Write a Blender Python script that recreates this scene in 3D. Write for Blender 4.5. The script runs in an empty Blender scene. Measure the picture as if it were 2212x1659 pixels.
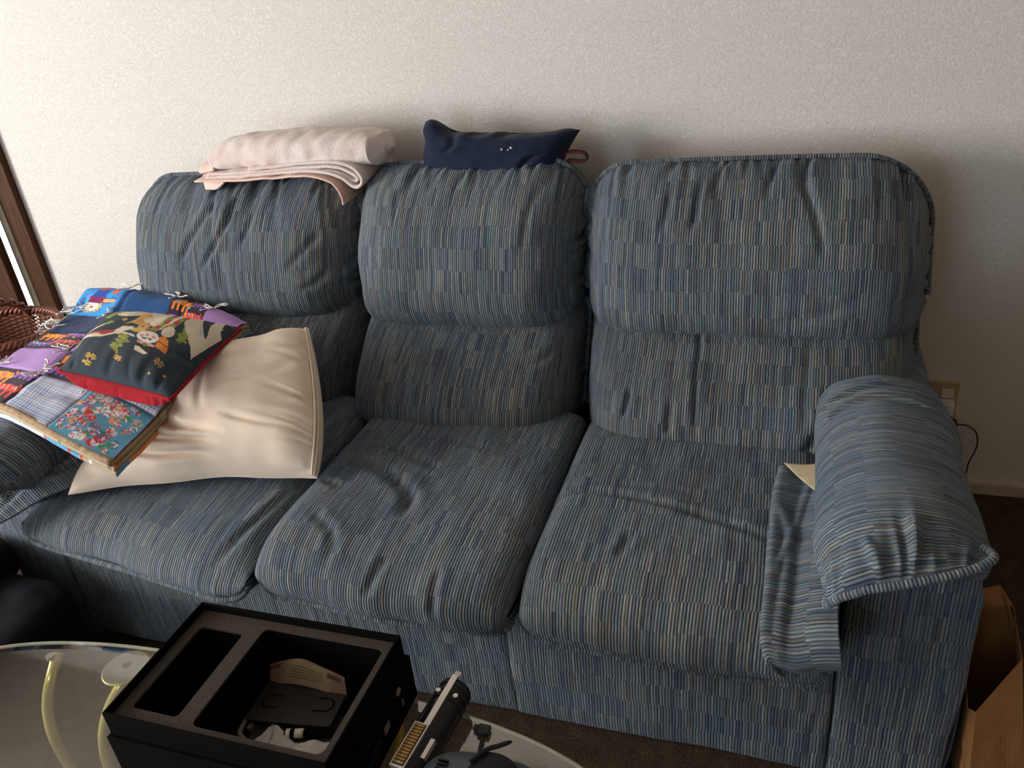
import bpy, bmesh, math, random
import numpy as np
from mathutils import Vector, Matrix
PI = math.pi
random.seed(7)
S = bpy.context.scene
COL = S.collection

# ------------------------------------------------------------------ camera
cam_data = bpy.data.cameras.new('camera')
cam = bpy.data.objects.new('camera', cam_data); COL.objects.link(cam)
cam_data.sensor_fit = 'HORIZONTAL'; cam_data.sensor_width = 36.0
cam_data.lens = 36.0 * 1750.0 / 2212.0
cam_data.clip_start = 0.02
R_ = ((0.94813, 0.05709, -0.31271), (0.30222, -0.46684, 0.83110), (-0.09854, -0.88250, -0.45988))
M_ = Matrix(((R_[0][0], -R_[0][1], -R_[0][2], 0.0),
             (R_[1][0], -R_[1][1], -R_[1][2], -2.2335),
             (R_[2][0], -R_[2][1], -R_[2][2], 1.5), (0, 0, 0, 1)))
cam.matrix_world = M_
S.camera = cam

# ------------------------------------------------------------------ view, world, lights
S.view_settings.view_transform = 'Standard'
S.view_settings.look = 'None'
S.view_settings.gamma = 1.0
S.view_settings.use_curve_mapping = False
S.view_settings.exposure = 0.0
w = bpy.data.worlds.new('world'); S.world = w; w.use_nodes = True
w.node_tree.nodes['Background'].inputs[0].default_value = (0.80, 0.90, 1.0, 1)
w.node_tree.nodes['Background'].inputs[1].default_value = 2.2

def area(name, loc, target, sx, sy, power, color, spread=180):
    d = bpy.data.lights.new(name, 'AREA'); d.shape = 'RECTANGLE'; d.size = sx; d.size_y = sy
    d.energy = power; d.color = color; d.spread = math.radians(spread)
    o = bpy.data.objects.new(name, d); COL.objects.link(o); o.location = loc
    v = Vector(target) - Vector(loc)
    o.rotation_euler = v.to_track_quat('-Z', 'Y').to_euler()
    return o
# daylight through the big window in the left wall; blue fill added low in the unseen rear door to lift cushion bulges
area('window_daylight', (-4.16, -2.57, 1.35), (-3.16, -2.57, 1.35), 2.2, 1.5, 215, (1.0, 0.97, 0.935))
area('patio_low_fill', (-1.9, -5.16, .55), (-1.9, -4.16, .55), 2.0, 1.0, 20, (0.62, 0.80, 1.0))

# ------------------------------------------------------------------ helpers
def tag(o, label=None, cat=None, group=None, kind=None):
    if label: o['label'] = label
    if cat: o['category'] = cat
    if group: o['group'] = group
    if kind: o['kind'] = kind
    return o
def empty(name, loc, label=None, cat=None, group=None, kind=None):
    o = bpy.data.objects.new(name, None); COL.objects.link(o); o.location = loc
    o.empty_display_size = 0.05
    return tag(o, label, cat, group, kind)
def root_loc(p):
    v = Vector((0, 0, 0))
    while p is not None:
        v += p.location; p = p.parent
    return v
def mesh_obj(name, verts, faces, mat, parent=None, uvs=None, smooth=True, cols=None):
    """verts in world coordinates; uvs per vertex"""
    off = root_loc(parent)
    v = np.asarray(verts, dtype=np.float64) - np.array(off)
    me = bpy.data.meshes.new(name)
    me.from_pydata(v.tolist(), [], faces if isinstance(faces, list) else faces.tolist())
    if uvs is not None:
        uvs = np.asarray(uvs, dtype=np.float32)
        lay = me.uv_layers.new(name='UVMap')
        idx = np.empty(len(me.loops), dtype=np.int32); me.loops.foreach_get('vertex_index', idx)
        lay.data.foreach_set('uv', uvs[idx].ravel())
    if cols is not None:
        a = me.color_attributes.new('pattern', 'FLOAT_COLOR', 'POINT')
        c = np.ones((len(v), 4), dtype=np.float32); c[:, :3] = cols
        a.data.foreach_set('color', c.ravel())
    me.polygons.foreach_set('use_smooth', [smooth] * len(me.polygons))
    me.materials.append(mat)
    me.update()
    o = bpy.data.objects.new(name, me); COL.objects.link(o)
    if parent is not None: o.parent = parent
    return o
class MB:
    """collects pieces that become ONE mesh object"""
    def __init__(s): s.v = []; s.f = []; s.uv = []
    def add(s, v, f, uv=None):
        b = len(s.v); s.v += [tuple(p) for p in v]; s.f += [tuple(i + b for i in q) for q in f]
        s.uv += [tuple(p) for p in (uv if uv is not None else [(p[0], p[2]) for p in v])]
        return s
    def box(s, lo, hi, rot=None, c=None):
        x0, y0, z0 = lo; x1, y1, z1 = hi
        v = [(x0,y0,z0),(x1,y0,z0),(x1,y1,z0),(x0,y1,z0),(x0,y0,z1),(x1,y0,z1),(x1,y1,z1),(x0,y1,z1)]
        if rot is not None:
            cc = Vector(c) if c else Vector(((x0+x1)/2, (y0+y1)/2, (z0+z1)/2))
            v = [tuple(cc + rot @ (Vector(p) - cc)) for p in v]
        return s.add(v, [(0,3,2,1),(4,5,6,7),(0,1,5,4),(1,2,6,5),(2,3,7,6),(3,0,4,7)])
    def tube(s, pts, r, seg=10, closed=False, cap=True, uvscale=1.0):
        v, f, uv = tube_data(pts, r, seg, closed, cap); return s.add(v, f, uv)
    def sheet(s, P, UV=None):
        v, f, uv = grid_data(P, UV); return s.add(v, f, uv)
    def build(s, name, mat, parent=None, smooth=False, bevel=0, solid=0):
        o = mesh_obj(name, s.v, s.f, mat, parent, s.uv, smooth)
        if solid:
            m = o.modifiers.new('thick', 'SOLIDIFY'); m.thickness = solid; m.offset = 0
        if bevel:
            m = o.modifiers.new('bevel', 'BEVEL'); m.width = bevel; m.segments = 3; m.limit_method = 'ANGLE'
            m.angle_limit = math.radians(40)
            for p in o.data.polygons: p.use_smooth = True
            w_ = o.modifiers.new('wn', 'WEIGHTED_NORMAL'); w_.keep_sharp = True
        return o
def tube_data(pts, r, seg=10, closed=False, cap=True):
    P = np.asarray(pts, float); n = len(P)
    rr = np.full(n, r, float) if np.isscalar(r) else np.asarray(r, float)
    T = np.gradient(P, axis=0)
    if closed:
        T = (np.roll(P, -1, 0) - np.roll(P, 1, 0))
    T /= np.linalg.norm(T, axis=1)[:, None] + 1e-12
    N = np.zeros_like(P); a = np.array([0, 0, 1.0])
    if abs(T[0] @ a) > .9: a = np.array([1.0, 0, 0])
    N[0] = a - (a @ T[0]) * T[0]; N[0] /= np.linalg.norm(N[0])
    for i in range(1, n):
        N[i] = N[i-1] - (N[i-1] @ T[i]) * T[i]; N[i] /= np.linalg.norm(N[i]) + 1e-12
    B = np.cross(T, N)
    L = np.concatenate([[0], np.cumsum(np.linalg.norm(np.diff(P, axis=0), axis=1))])
    v = []; uv = []
    for i in range(n):
        for k in range(seg):
            t = 2*PI*k/seg
            v.append(P[i] + rr[i]*(math.cos(t)*N[i] + math.sin(t)*B[i])); uv.append((L[i], k/seg*rr[i]*6))
    f = []
    for i in range(n if closed else n-1):
        j = (i+1) % n
        for k in range(seg):
            k2 = (k+1) % seg
            f.append((i*seg+k, i*seg+k2, j*seg+k2, j*seg+k))
    if cap and not closed:
        f.append(tuple(range(seg))[::-1]); f.append(tuple((n-1)*seg+k for k in range(seg)))
    return v, f, uv
def cr(pts, n):
    """Catmull-Rom resample of a polyline to n points (uniform in parameter)"""
    P = np.asarray(pts, float); m = len(P)
    Q = np.vstack([2*P[0]-P[1], P, 2*P[-1]-P[-2]])
    t = np.linspace(0, m-1, n); i = np.minimum(t.astype(int), m-2); u = (t-i)[:, None]
    p0, p1, p2, p3 = Q[i], Q[i+1], Q[i+2], Q[i+3]
    return .5*((2*p1)+(-p0+p2)*u+(2*p0-5*p1+4*p2-p3)*u**2+(-p0+3*p1-3*p2+p3)*u**3)
def cr_len(pts, n):
    Q = cr(pts, n*6); L = np.concatenate([[0], np.cumsum(np.linalg.norm(np.diff(Q, axis=0), axis=1))])
    t = np.linspace(0, L[-1], n)
    return np.stack([np.interp(t, L, Q[:, k]) for k in range(Q.shape[1])], 1)
def patch(ctrl, nu, nv):
    """ctrl rows x cols x 3 -> smooth grid (nu rows, nv cols)"""
    C_ = np.asarray(ctrl, float)
    A = np.stack([cr(C_[i], nv) for i in range(C_.shape[0])], 0)
    return np.stack([cr(A[:, j], nu) for j in range(nv)], 1)
def grid_faces(n, m, base=0, flip=False):
    i, j = np.meshgrid(np.arange(n-1), np.arange(m-1), indexing='ij')
    a = (i*m+j+base).ravel()
    f = np.stack([a, a+m, a+m+1, a+1], 1)
    return f[:, ::-1] if flip else f
def grid_data(P, UV=None):
    n, m = P.shape[:2]
    if UV is None: UV = arc_uv(P)
    return P.reshape(-1, 3).tolist(), [tuple(q) for q in grid_faces(n, m).tolist()], UV.reshape(-1, 2).tolist()
def arc_uv(P):
    d1 = np.linalg.norm(np.diff(P, axis=0), axis=2).mean(1); d2 = np.linalg.norm(np.diff(P, axis=1), axis=2).mean(0)
    a = np.concatenate([[0], np.cumsum(d1)]); b = np.concatenate([[0], np.cumsum(d2)])
    return np.stack(np.broadcast_arrays(a[:, None], b[None, :]), 2)
def normals(P):
    du = np.gradient(P, axis=0); dv = np.gradient(P, axis=1)
    n = np.cross(du, dv); return n/(np.linalg.norm(n, axis=2)[..., None]+1e-12)
def fbm(x, y, seed, freq, octs=3):
    rs = np.random.RandomState(seed); out = np.zeros(np.broadcast(x, y).shape); amp = 1.0; tot = 0
    for o in range(octs):
        s = 0
        for k in range(7):
            a = rs.uniform(0, 2*PI); ph = rs.uniform(0, 2*PI); f = freq*rs.uniform(.6, 1.4)*2**o
            s = s+np.sin(2*PI*f*(x*math.cos(a)+y*math.sin(a))+ph)
        out = out+amp*s/3.5; tot += amp; amp *= .5
    return out/tot
def crease(U, V, segs):
    """sum of soft grooves (negative) along polylines; seg = (points, width, depth)"""
    D = np.zeros_like(U)
    for pts, wd, dp in segs:
        P = cr_len(np.asarray(pts, float), 24)
        best = np.full(U.shape, 1e9); tt = np.zeros(U.shape)
        for i in range(len(P)-1):
            a = P[i]; b = P[i+1]; ab = b-a; L2 = ab@ab+1e-12
            t = np.clip(((U-a[0])*ab[0]+(V-a[1])*ab[1])/L2, 0, 1)
            d = np.hypot(U-a[0]-t*ab[0], V-a[1]-t*ab[1])
            m = d < best; best[m] = d[m]; tt[m] = (i+t[m])/(len(P)-1)
        fade = np.clip(np.sin(PI*np.clip(tt, 0, 1))*1.6, 0, 1)
        D += -dp*fade*(np.exp(-(best/wd)**2)-.55*np.exp(-(best/(2.4*wd))**2))
    return D
def ruche(A, dist, seed, n, lo, hi, amp, Lr=(.03, .12), wr=(.005, .012), slant=.25):
    """puckers running away from a gathered seam; A = coordinate along the seam, dist = distance from it"""
    rs = np.random.RandomState(seed); D = np.zeros(np.broadcast(A, dist).shape)
    for k in range(n):
        a = rs.uniform(lo, hi); L = rs.uniform(*Lr); w_ = rs.uniform(*wr); s_ = rs.uniform(-slant, slant); q = rs.uniform(.4, 1)
        ww = w_*(1+dist*5)
        D = D-amp*q*(np.exp(-((A-a-s_*dist)/ww)**2)-.5*np.exp(-((A-a-s_*dist)/(2.5*ww))**2))*np.exp(-(dist/L)**2)
    return D
def surf(name, P, mat, parent, disp=None, UV=None, back=None, flip=False, cols=None, thick=0):
    n, m = P.shape[:2]
    if UV is None: UV = arc_uv(P)
    if disp is not None:
        N = normals(P); P = P+N*((-1 if flip else 1)*disp[..., None])
    f = grid_faces(n, m, 0, flip); v = P.reshape(-1, 3); uv = UV.reshape(-1, 2)
    cc = None if cols is None else cols.reshape(-1, 3)
    if back is not None:
        v = np.vstack([v, back.reshape(-1, 3)]); uv = np.vstack([uv, uv])
        if cc is not None: cc = np.vstack([cc, cc])
        f2 = grid_faces(n, m, n*m, not flip)
        b = [i*m for i in range(n)]+[(n-1)*m+j for j in range(1, m)]+[i*m+m-1 for i in range(n-2, -1, -1)]+[j for j in range(m-2, 0, -1)]
        br = []
        for k in range(len(b)):
            a, c_ = b[k], b[(k+1) % len(b)]
            q = (a, c_, c_+n*m, a+n*m); br.append(q[::-1] if not flip else q)
        f = np.vstack([f, f2, np.array(br)[:, ::-1]])
    o = mesh_obj(name, v, f, mat, parent, uv, True, cc)
    if thick:
        md = o.modifiers.new('thick', 'SOLIDIFY'); md.thickness = thick; md.offset = -1
    return o

# ------------------------------------------------------------------ materials
def new_mat(name, rough=.8, color=(.5, .5, .5), metal=0, spec=.3, sheen=0):
    m = bpy.data.materials.new(name); m.use_nodes = True
    b = m.node_tree.nodes['Principled BSDF']
    b.inputs['Base Color'].default_value = (*color, 1); b.inputs['Roughness'].default_value = rough
    b.inputs['Metallic'].default_value = metal; b.inputs['Specular IOR Level'].default_value = spec
    if sheen:
        b.inputs['Sheen Weight'].default_value = sheen; b.inputs['Sheen Roughness'].default_value = .5
    return m
class NT:
    def __init__(s, m): s.m = m; s.n = m.node_tree.nodes; s.l = m.node_tree.links; s.b = s.n['Principled BSDF']
    def node(s, t, **k):
        x = s.n.new(t)
        for a, b in k.items(): setattr(x, a, b)
        return x
    def link(s, a, b): s.l.new(a, b)
    def math(s, op, a, b=None, c=None):
        x = s.n.new('ShaderNodeMath'); x.operation = op
        for i, q in enumerate((a, b, c)):
            if q is None: continue
            if isinstance(q, (int, float)): x.inputs[i].default_value = q
            else: s.l.new(q, x.inputs[i])
        return x.outputs[0]
    def comb(s, x, y, z=0.0):
        c = s.n.new('ShaderNodeCombineXYZ')
        for i, q in enumerate((x, y, z)):
            if isinstance(q, (int, float)): c.inputs[i].default_value = q
            else: s.l.new(q, c.inputs[i])
        return c.outputs[0]
    def white(s, vec, dim='2D'):
        x = s.n.new('ShaderNodeTexWhiteNoise'); x.noise_dimensions = dim
        s.l.new(vec, x.inputs['Vector']); return x.outputs['Value']
    def noise(s, vec, scale, detail=3, rough=.5, dist=0):
        x = s.n.new('ShaderNodeTexNoise'); x.inputs['Scale'].default_value = scale
        x.inputs['Detail'].default_value = detail; x.inputs['Roughness'].default_value = rough; x.inputs['Distortion'].default_value = dist
        if vec is not None: s.l.new(vec, x.inputs['Vector'])
        return x.outputs['Fac']
    def ramp(s, fac, stops, interp='LINEAR'):
        x = s.n.new('ShaderNodeValToRGB'); x.color_ramp.interpolation = interp
        e = x.color_ramp.elements
        while len(e) < len(stops): e.new(.5)
        for i, (p, c) in enumerate(stops):
            e[i].position = p; e[i].color = (*c, 1)
        s.l.new(fac, x.inputs[0]); return x.outputs['Color']
    def mix(s, fac, a, b, mode='MIX'):
        x = s.n.new('ShaderNodeMix'); x.data_type = 'RGBA'; x.blend_type = mode
        for sk, q in ((x.inputs[0], fac), (x.inputs[6], a), (x.inputs[7], b)):
            if isinstance(q, (int, float)): sk.default_value = q
            elif isinstance(q, tuple): sk.default_value = (*q, 1)
            else: s.l.new(q, sk)
        return x.outputs[2]
    def bump(s, h, strength=.5, dist=.002, prev=None):
        x = s.n.new('ShaderNodeBump'); x.inputs['Strength'].default_value = strength; x.inputs['Distance'].default_value = dist
        s.l.new(h, x.inputs['Height'])
        if prev is not None: s.l.new(prev, x.inputs['Normal'])
        s.l.new(x.outputs[0], s.b.inputs['Normal']); return x.outputs[0]
    def color(s, c): s.l.new(c, s.b.inputs['Base Color'])
    def obj(s): return s.n.new('ShaderNodeTexCoord').outputs['Object']
    def uv(s):
        c = s.n.new('ShaderNodeTexCoord').outputs['UV']; q = s.n.new('ShaderNodeSeparateXYZ'); s.l.new(c, q.inputs[0])
        return c, q.outputs[0], q.outputs[1]

def sofa_fabric(name, rowshift=0.0, gain=1.0, warm=0.0):
    m = new_mat(name, .95, spec=.08, sheen=.25); t = NT(m)
    t.b.inputs['Sheen Tint'].default_value = (.45, .6, .8, 1)
    uvc, U, V = t.uv()
    rib = .0060
    # each bundle of ribs breaks and shifts sideways from row to row, which gives the brick-like flecks
    grp = t.math('FLOOR', t.math('DIVIDE', U, rib*4))
    off = t.math('MULTIPLY', t.white(t.comb(grp, 3.3)), .007)
    row = t.math('FLOOR', t.math('DIVIDE', t.math('ADD', t.math('ADD', V, off), 5.0+rowshift), .056))
    U2 = t.math('ADD', U, t.math('MULTIPLY', t.white(t.comb(row, 2.7)), rib))
    cell = t.math('FLOOR', t.math('DIVIDE', U2, rib))
    r1 = t.math('ADD', t.math('MULTIPLY', t.white(t.comb(cell, 5.5)), .62), t.math('MULTIPLY', t.white(t.comb(cell, row)), .38))
    c1 = t.ramp(r1, [(0, (.046, .056, .080)), (.24, (.072, .086, .110)), (.36, (.080, .092, .114)), (.46, (.064, .090, .104)),
                     (.56, (.080, .080, .080)), (.66, (.082, .108, .124)), (.76, (.058, .066, .086)), (.86, (.125, .128, .128))], 'CONSTANT')
    cell2 = t.math('FLOOR', t.math('DIVIDE', t.math('ADD', U2, rib*.25), rib*.5))
    thin = t.ramp(t.white(t.comb(cell2, t.math('ADD', row, 77.0))), [(0, (0, 0, 0)), (.52, (.45, .45, .45)), (.78, (1, 1, 1))], 'CONSTANT')
    c1 = t.mix(t.math('MULTIPLY', thin, .33), c1, (.250, .252, .240))
    r2 = t.white(t.comb(row, 9.1))
    band = t.ramp(r2, [(0, (.90, .93, .97)), (.35, (1.0, 1.0, .98)), (.7, (1.04, 1.01, .96)), (1, (.96, .99, 1.02))])
    c2 = t.mix(1.0, c1, band, 'MULTIPLY')
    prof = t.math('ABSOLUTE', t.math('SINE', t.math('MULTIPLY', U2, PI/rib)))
    groove_shade = t.ramp(prof, [(0, (.26, .27, .31)), (.40, (.74, .75, .79)), (.75, (1.30, 1.30, 1.28))])  # shade between the ribs painted into the yarn colour
    c3 = t.mix(1.0, c2, groove_shade, 'MULTIPLY')
    fib = t.noise(t.comb(t.math('MULTIPLY', U, 420.0), t.math('MULTIPLY', V, 60.0)), 1.0, 3, .65)
    c3 = t.mix(1.0, c3, t.ramp(fib, [(.3, (.72, .72, .74)), (.7, (1.28, 1.28, 1.26))]), 'MULTIPLY')
    big = t.noise(t.obj(), 5.0, 3)
    wear = t.ramp(big, [(.3, (.88*gain, .90*gain, .94*gain)), (.7, (1.14*gain, 1.10*gain, (1.04-warm)*gain))])
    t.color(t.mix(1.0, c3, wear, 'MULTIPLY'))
    fz = t.noise(t.obj(), 900, 2)
    h = t.math('ADD', t.math('MULTIPLY', prof, 1.0), t.math('MULTIPLY', fz, .35))
    t.bump(h, .7, .0020)
    return m
M = {}
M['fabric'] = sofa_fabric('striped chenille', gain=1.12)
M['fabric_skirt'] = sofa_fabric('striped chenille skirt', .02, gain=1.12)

def plaster():
    m = new_mat('knockdown plaster', .75, (.68, .645, .605), spec=.2); t = NT(m); o = t.obj()
    n1 = t.noise(o, 78, 5, .66, .35); n2 = t.noise(o, 6, 2)
    lvl = t.math('MULTIPLY', t.math('SUBTRACT', n2, .5), .16)
    a = t.ramp(t.math('ADD', n1, lvl), [(.455, (0, 0, 0)), (.485, (1, 1, 1)), (.56, (1, 1, 1)), (.585, (.35, .35, .35))])
    g = t.noise(o, 260, 2)
    t.bump(t.math('ADD', a, t.math('MULTIPLY', g, .12)), .55, .0027)
    return m
M['wall'] = plaster()
def simple(name, color, rough=.8, metal=0, spec=.3, nscale=0, var=.15, bump=0, bscale=300, sheen=0, bdist=.001):
    m = new_mat(name, rough, color, metal, spec, sheen); t = NT(m)
    ns = nscale or 25
    f = t.noise(t.obj(), ns, 4, .6)
    lo = tuple(max(0, c*(1-var)) for c in color); hi = tuple(min(1, c*(1+var)) for c in color)
    t.color(t.ramp(f, [(.3, lo), (.7, hi)]))
    if bump: t.bump(t.noise(t.obj(), bscale, 3, .6), bump, bdist)
    return m
def carpet():
    m = new_mat('brown carpet', 1, (.05, .035, .025), spec=.05); t = NT(m)
    n = t.noise(t.obj(), 220, 4, .7); n2 = t.noise(t.obj(), 30, 3)
    c = t.ramp(n, [(.3, (.035, .022, .015)), (.55, (.10, .068, .046)), (.75, (.19, .14, .10))])
    t.color(t.mix(1.0, c, t.ramp(n2, [(.3, (.75, .75, .75)), (.7, (1.2, 1.15, 1.1))]), 'MULTIPLY'))
    t.bump(n, 1.0, .008); return m
M['carpet'] = carpet()
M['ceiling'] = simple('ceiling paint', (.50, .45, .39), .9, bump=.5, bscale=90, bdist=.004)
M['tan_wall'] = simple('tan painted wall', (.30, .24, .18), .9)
M['trim_paint'] = simple('baseboard paint', (.50, .44, .36), .5)
def wood():
    m = new_mat('dark stained wood', .6, (.1, .04, .02), spec=.15); t = NT(m)
    mp = t.node('ShaderNodeMapping'); mp.inputs['Scale'].default_value = (14, 14, 1.2); t.link(t.obj(), mp.inputs['Vector'])
    n = t.noise(mp.outputs[0], 5, 5, .6, 1.2)
    t.color(t.ramp(n, [(.3, (.030, .011, .004)), (.55, (.062, .024, .009)), (.75, (.085, .036, .014))]))
    t.bump(n, .15, .001); return m
M['wood'] = wood()
M['cream_strip'] = simple('cream weather strip', (.55, .50, .36), .5)

# ------------------------------------------------------------------ setting
def struct(o, label=None):
    o['kind'] = 'structure'; return o
XL, XR, YF, ZC = -4.2, 1.9, -5.2, 2.5
struct(MB().box((XL-.1, YF-.1, -.1), (XR+.1, .1, 0)).build('floor', M['carpet']))
struct(MB().box((XL-.1, YF-.1, ZC), (XR+.1, .1, ZC+.1)).build('ceiling', M['ceiling']))
DX0, DX1, DZ = -3.66, -2.785, 2.06       # door opening
b = MB(); b.box((DX1, 0, 0), (XR+.1, .1, ZC)); b.box((XL-.1, 0, 0), (DX0, .1, ZC)); b.box((DX0, 0, DZ), (DX1, .1, ZC))
struct(b.build('wall_back', M['wall']))
WY0, WY1, WZ0, WZ1 = -3.7, -1.45, .55, 2.15
b = MB(); b.box((XL-.1, YF, 0), (XL, WY0, ZC)); b.box((XL-.1, WY1, 0), (XL, 0, ZC))
b.box((XL-.1, WY0, 0), (XL, WY1, WZ0)); b.box((XL-.1, WY0, WZ1), (XL, WY1, ZC))
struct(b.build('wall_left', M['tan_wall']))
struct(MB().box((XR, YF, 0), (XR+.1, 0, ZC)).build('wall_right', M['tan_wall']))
GX0, GX1, GZ = -2.9, -.9, 2.1
b = MB(); b.box((XL-.1, YF-.1, 0), (GX0, YF, ZC)); b.box((GX1, YF-.1, 0), (XR+.1, YF, ZC)); b.box((GX0, YF-.1, GZ), (GX1, YF, ZC))
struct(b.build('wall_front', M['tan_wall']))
M['white_paint'] = simple('white window paint', (.7, .7, .68), .4)
def window_frame(name, lo, hi, axis):
    b = MB(); t_ = .05
    if axis == 'x':
        x, y0, z0 = lo; _, y1, z1 = hi
        for q in ((y0, y0+t_), ((y0+y1)/2-t_/2, (y0+y1)/2+t_/2), (y1-t_, y1)): b.box((x-.03, q[0], z0), (x+.03, q[1], z1))
        for q in ((z0, z0+t_), (z1-t_, z1)): b.box((x-.03, y0, q[0]), (x+.03, y1, q[1]))
    else:
        x0, y, z0 = lo; x1, _, z1 = hi
        for q in ((x0, x0+t_), ((x0+x1)/2-t_/2, (x0+x1)/2+t_/2), (x1-t_, x1)): b.box((q[0], y-.03, z0), (q[1], y+.03, z1))
        for q in ((z0, z0+t_), (z1-t_, z1)): b.box((x0, y-.03, q[0]), (x1, y+.03, q[1]))
    return struct(b.build(name, M['white_paint'], bevel=.003))
window_frame('window_1', (XL-.06, WY0, WZ0), (XL-.06, WY1, WZ1), 'x')
window_frame('door_2', (GX0, YF-.06, 0), (GX1, YF-.06, GZ), 'y')
# baseboard with an eased top edge
prof = [(0, 0), (-.014, 0), (-.014, .034), (-.010, .042), (-.004, .045), (0, .045)]
v = [(DX1+.13, p[0], p[1]) for p in prof]+[(XR, p[0], p[1]) for p in prof]; k = len(prof)
f = [(i, i+1, i+1+k, i+k) for i in range(k-1)]+[tuple(range(k))[::-1], tuple(range(k, 2*k))]
struct(mesh_obj('baseboard_back', v, f, M['trim_paint'], smooth=False))
# entry door at the left edge: ajar, a thread of daylight between leaf and frame
d1 = empty('door_1', (-3.2, 0, 0), kind='structure')
MB().box((-2.745, -.028, 0), (-2.66, 0, 2.16)).box((-3.78, -.028, 2.06), (-2.745, 0, 2.16)).box((-3.78, -.028, 0), (-3.67, 0, 2.16)).build('door_casing', M['wood'], d1, bevel=.006)
MB().box((-2.785, -.020, 0), (-2.748, -.004, 2.06)).build('weather_strip', M['cream_strip'], d1, bevel=.003)
b = MB().box((-3.655, -.085, .01), (-2.769, -.052, 2.05))
for (za, zb) in ((.15, .9), (1.05, 1.9)): b.box((-3.52, -.094, za), (-2.95, -.082, zb))
b.build('door_leaf', M['wood'], d1, bevel=.005)

# ------------------------------------------------------------------ SOFA
sofa = empty('sofa', (-.775, -.6, 0), 'long three seat reclining sofa in blue grey striped chenille against the plaster wall', 'sofa')
FAB, FSK = M['fabric'], M['fabric_skirt']
def sgrid(n): return np.sin(np.linspace(-PI/2, PI/2, n))
def cushion(name, x0, x1, z0, z1, ys, depth, rl, rr, rb, seed, parent, pt=2.2, pb=4.0, ptop=None, tilt=0.0, droop=.0,
            top_n=16, side_n=10, bot_n=6, amp=.010, creases=(), n=230, m=170, top_len=(.04, .15), lumps=.004, fall=.28):
    """front cushion in the x-z plane: rounded outline, bulging towards -y"""
    s = sgrid(n)[:, None]; t = sgrid(m)[None, :]
    W = x1-x0; xc = (x0+x1)/2
    x = xc+s*W/2+0*t
    def rnd(dx, R): q = np.clip((R-dx)/R, 0, 1); return R*(1-np.sqrt(np.clip(1-q*q, 0, 1)))
    top = z1-rnd(x-x0, rl)-rnd(x1-x, rr)
    if ptop is not None: top = top+np.interp(x, ptop[0], ptop[1])
    bot = z0+rnd(x-x0, rb)+rnd(x1-x, rb)+tilt*(x-xc)
    top = top+tilt*(x-xc)
    tt = (t+1)/2
    z = bot+(top-bot)*tt
    yS = ys[0]+(ys[1]-ys[0])*tt
    a = np.sqrt(1-np.abs(s)**5.5); bb = np.where(t > 0, np.sqrt(1-np.abs(t)**pt), np.sqrt(1-np.abs(t)**pb))
    y = yS-depth*a*bb*(1-fall*tt)
    z = z-droop*a*np.clip(1-tt*1.4, 0, 1)**1.5
    P = np.stack([x, y, z], 2)
    ds = np.linalg.norm(np.diff(P[:, m//2], axis=0), axis=1); U = np.concatenate([[0], np.cumsum(ds)]); U = U-U.mean()
    dt = np.linalg.norm(np.diff(P, axis=1), axis=2); V = np.concatenate([np.zeros((n, 1)), np.cumsum(dt, axis=1)], 1); V = V-V[:, m//2:m//2+1]
    UV = np.stack([np.broadcast_to(U[:, None], (n, m))+seed*.37, V+xc*.013+seed*.11], 2)
    dT = V[:, -1:]-V; dB = V-V[:, :1]; dL = (U-U[0])[:, None]; dR = (U[-1]-U)[:, None]
    D = lumps*fbm(x, z, seed, 5.0, 2)
    D = D+ruche(x, dT-.015, seed+1, top_n, x0+.04, x1-.04, amp, top_len)
    D = D+ruche(z, dL-.01, seed+2, side_n, z0+.03, z1-.08, amp*1.1, (.03, .09))
    D = D+ruche(z, dR-.01, seed+3, side_n, z0+.03, z1-.08, amp*1.1, (.03, .09))
    D = D+ruche(x, dB-.01, seed+4, bot_n, x0+.05, x1-.05, amp*.7, (.02, .06))
    if creases: D = D+crease(x, z, creases)
    edge = np.clip(np.minimum(np.minimum(dL, dR), np.minimum(dT, dB))/.02, 0, 1)
    D = D*edge
    back = np.stack([x, yS+.035+0*x, z], 2)
    o = surf(name, P, FAB, parent, D, UV, back, flip=False)
    # corded piping along the seam (sides and top)
    s_ = [(x[0, j], yS[0, j], z[0, j]) for j in range(4, m, 5)]
    tp = [(x[i, -1], yS[0, -1], z[i, -1]) for i in range(0, n, 4)]
    r_ = [(x[-1, j], yS[0, j], z[-1, j]) for j in range(m-1, 3, -5)]
    path = np.array(s_+tp+r_)
    path = cr_len(path, 260); path = path+np.array([0, -.004, 0])
    cx_ = np.array([xc, 0, (z0+z1)/2]); dv = path-cx_; dv[:, 1] = 0; dv /= np.linalg.norm(dv, axis=1)[:, None]
    path = path+dv*.004
    MB().tube(path, .0075, 10).build('piping', FAB, o, smooth=True)
    return o
# head cushions (left, middle, right)
cushion('back_cushion', -1.925, -1.16, .648, 1.022, (-.255, -.175), .215, .13, .10, .06, 11, sofa, top_n=20, top_len=(.08, .26), amp=.015, droop=.03, pb=3.2,
        creases=[([(-1.56, .98), (-1.62, .90), (-1.68, .82)], .012, .014), ([(-1.50, 1.0), (-1.53, .90), (-1.60, .80)], .010, .014),
                 ([(-1.42, 1.0), (-1.44, .92), (-1.47, .86)], .010, .010), ([(-1.22, .90), (-1.28, .84), (-1.33, .80)], .012, .008),
                 ([(-1.20, .80), (-1.25, .76), (-1.30, .75)], .012, .008)])
cushion('back_cushion', -1.147, -.505, .640, 1.035, (-.255, -.175), .23, .11, .11, .08, 23, sofa, top_n=22, top_len=(.04, .12), amp=.011, droop=.03, pb=3.2,
        creases=[([(-.99, .995), (-.985, .93)], .010, .007), ([(-.60, 1.0), (-.62, .93), (-.63, .85)], .012, .008)])
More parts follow.
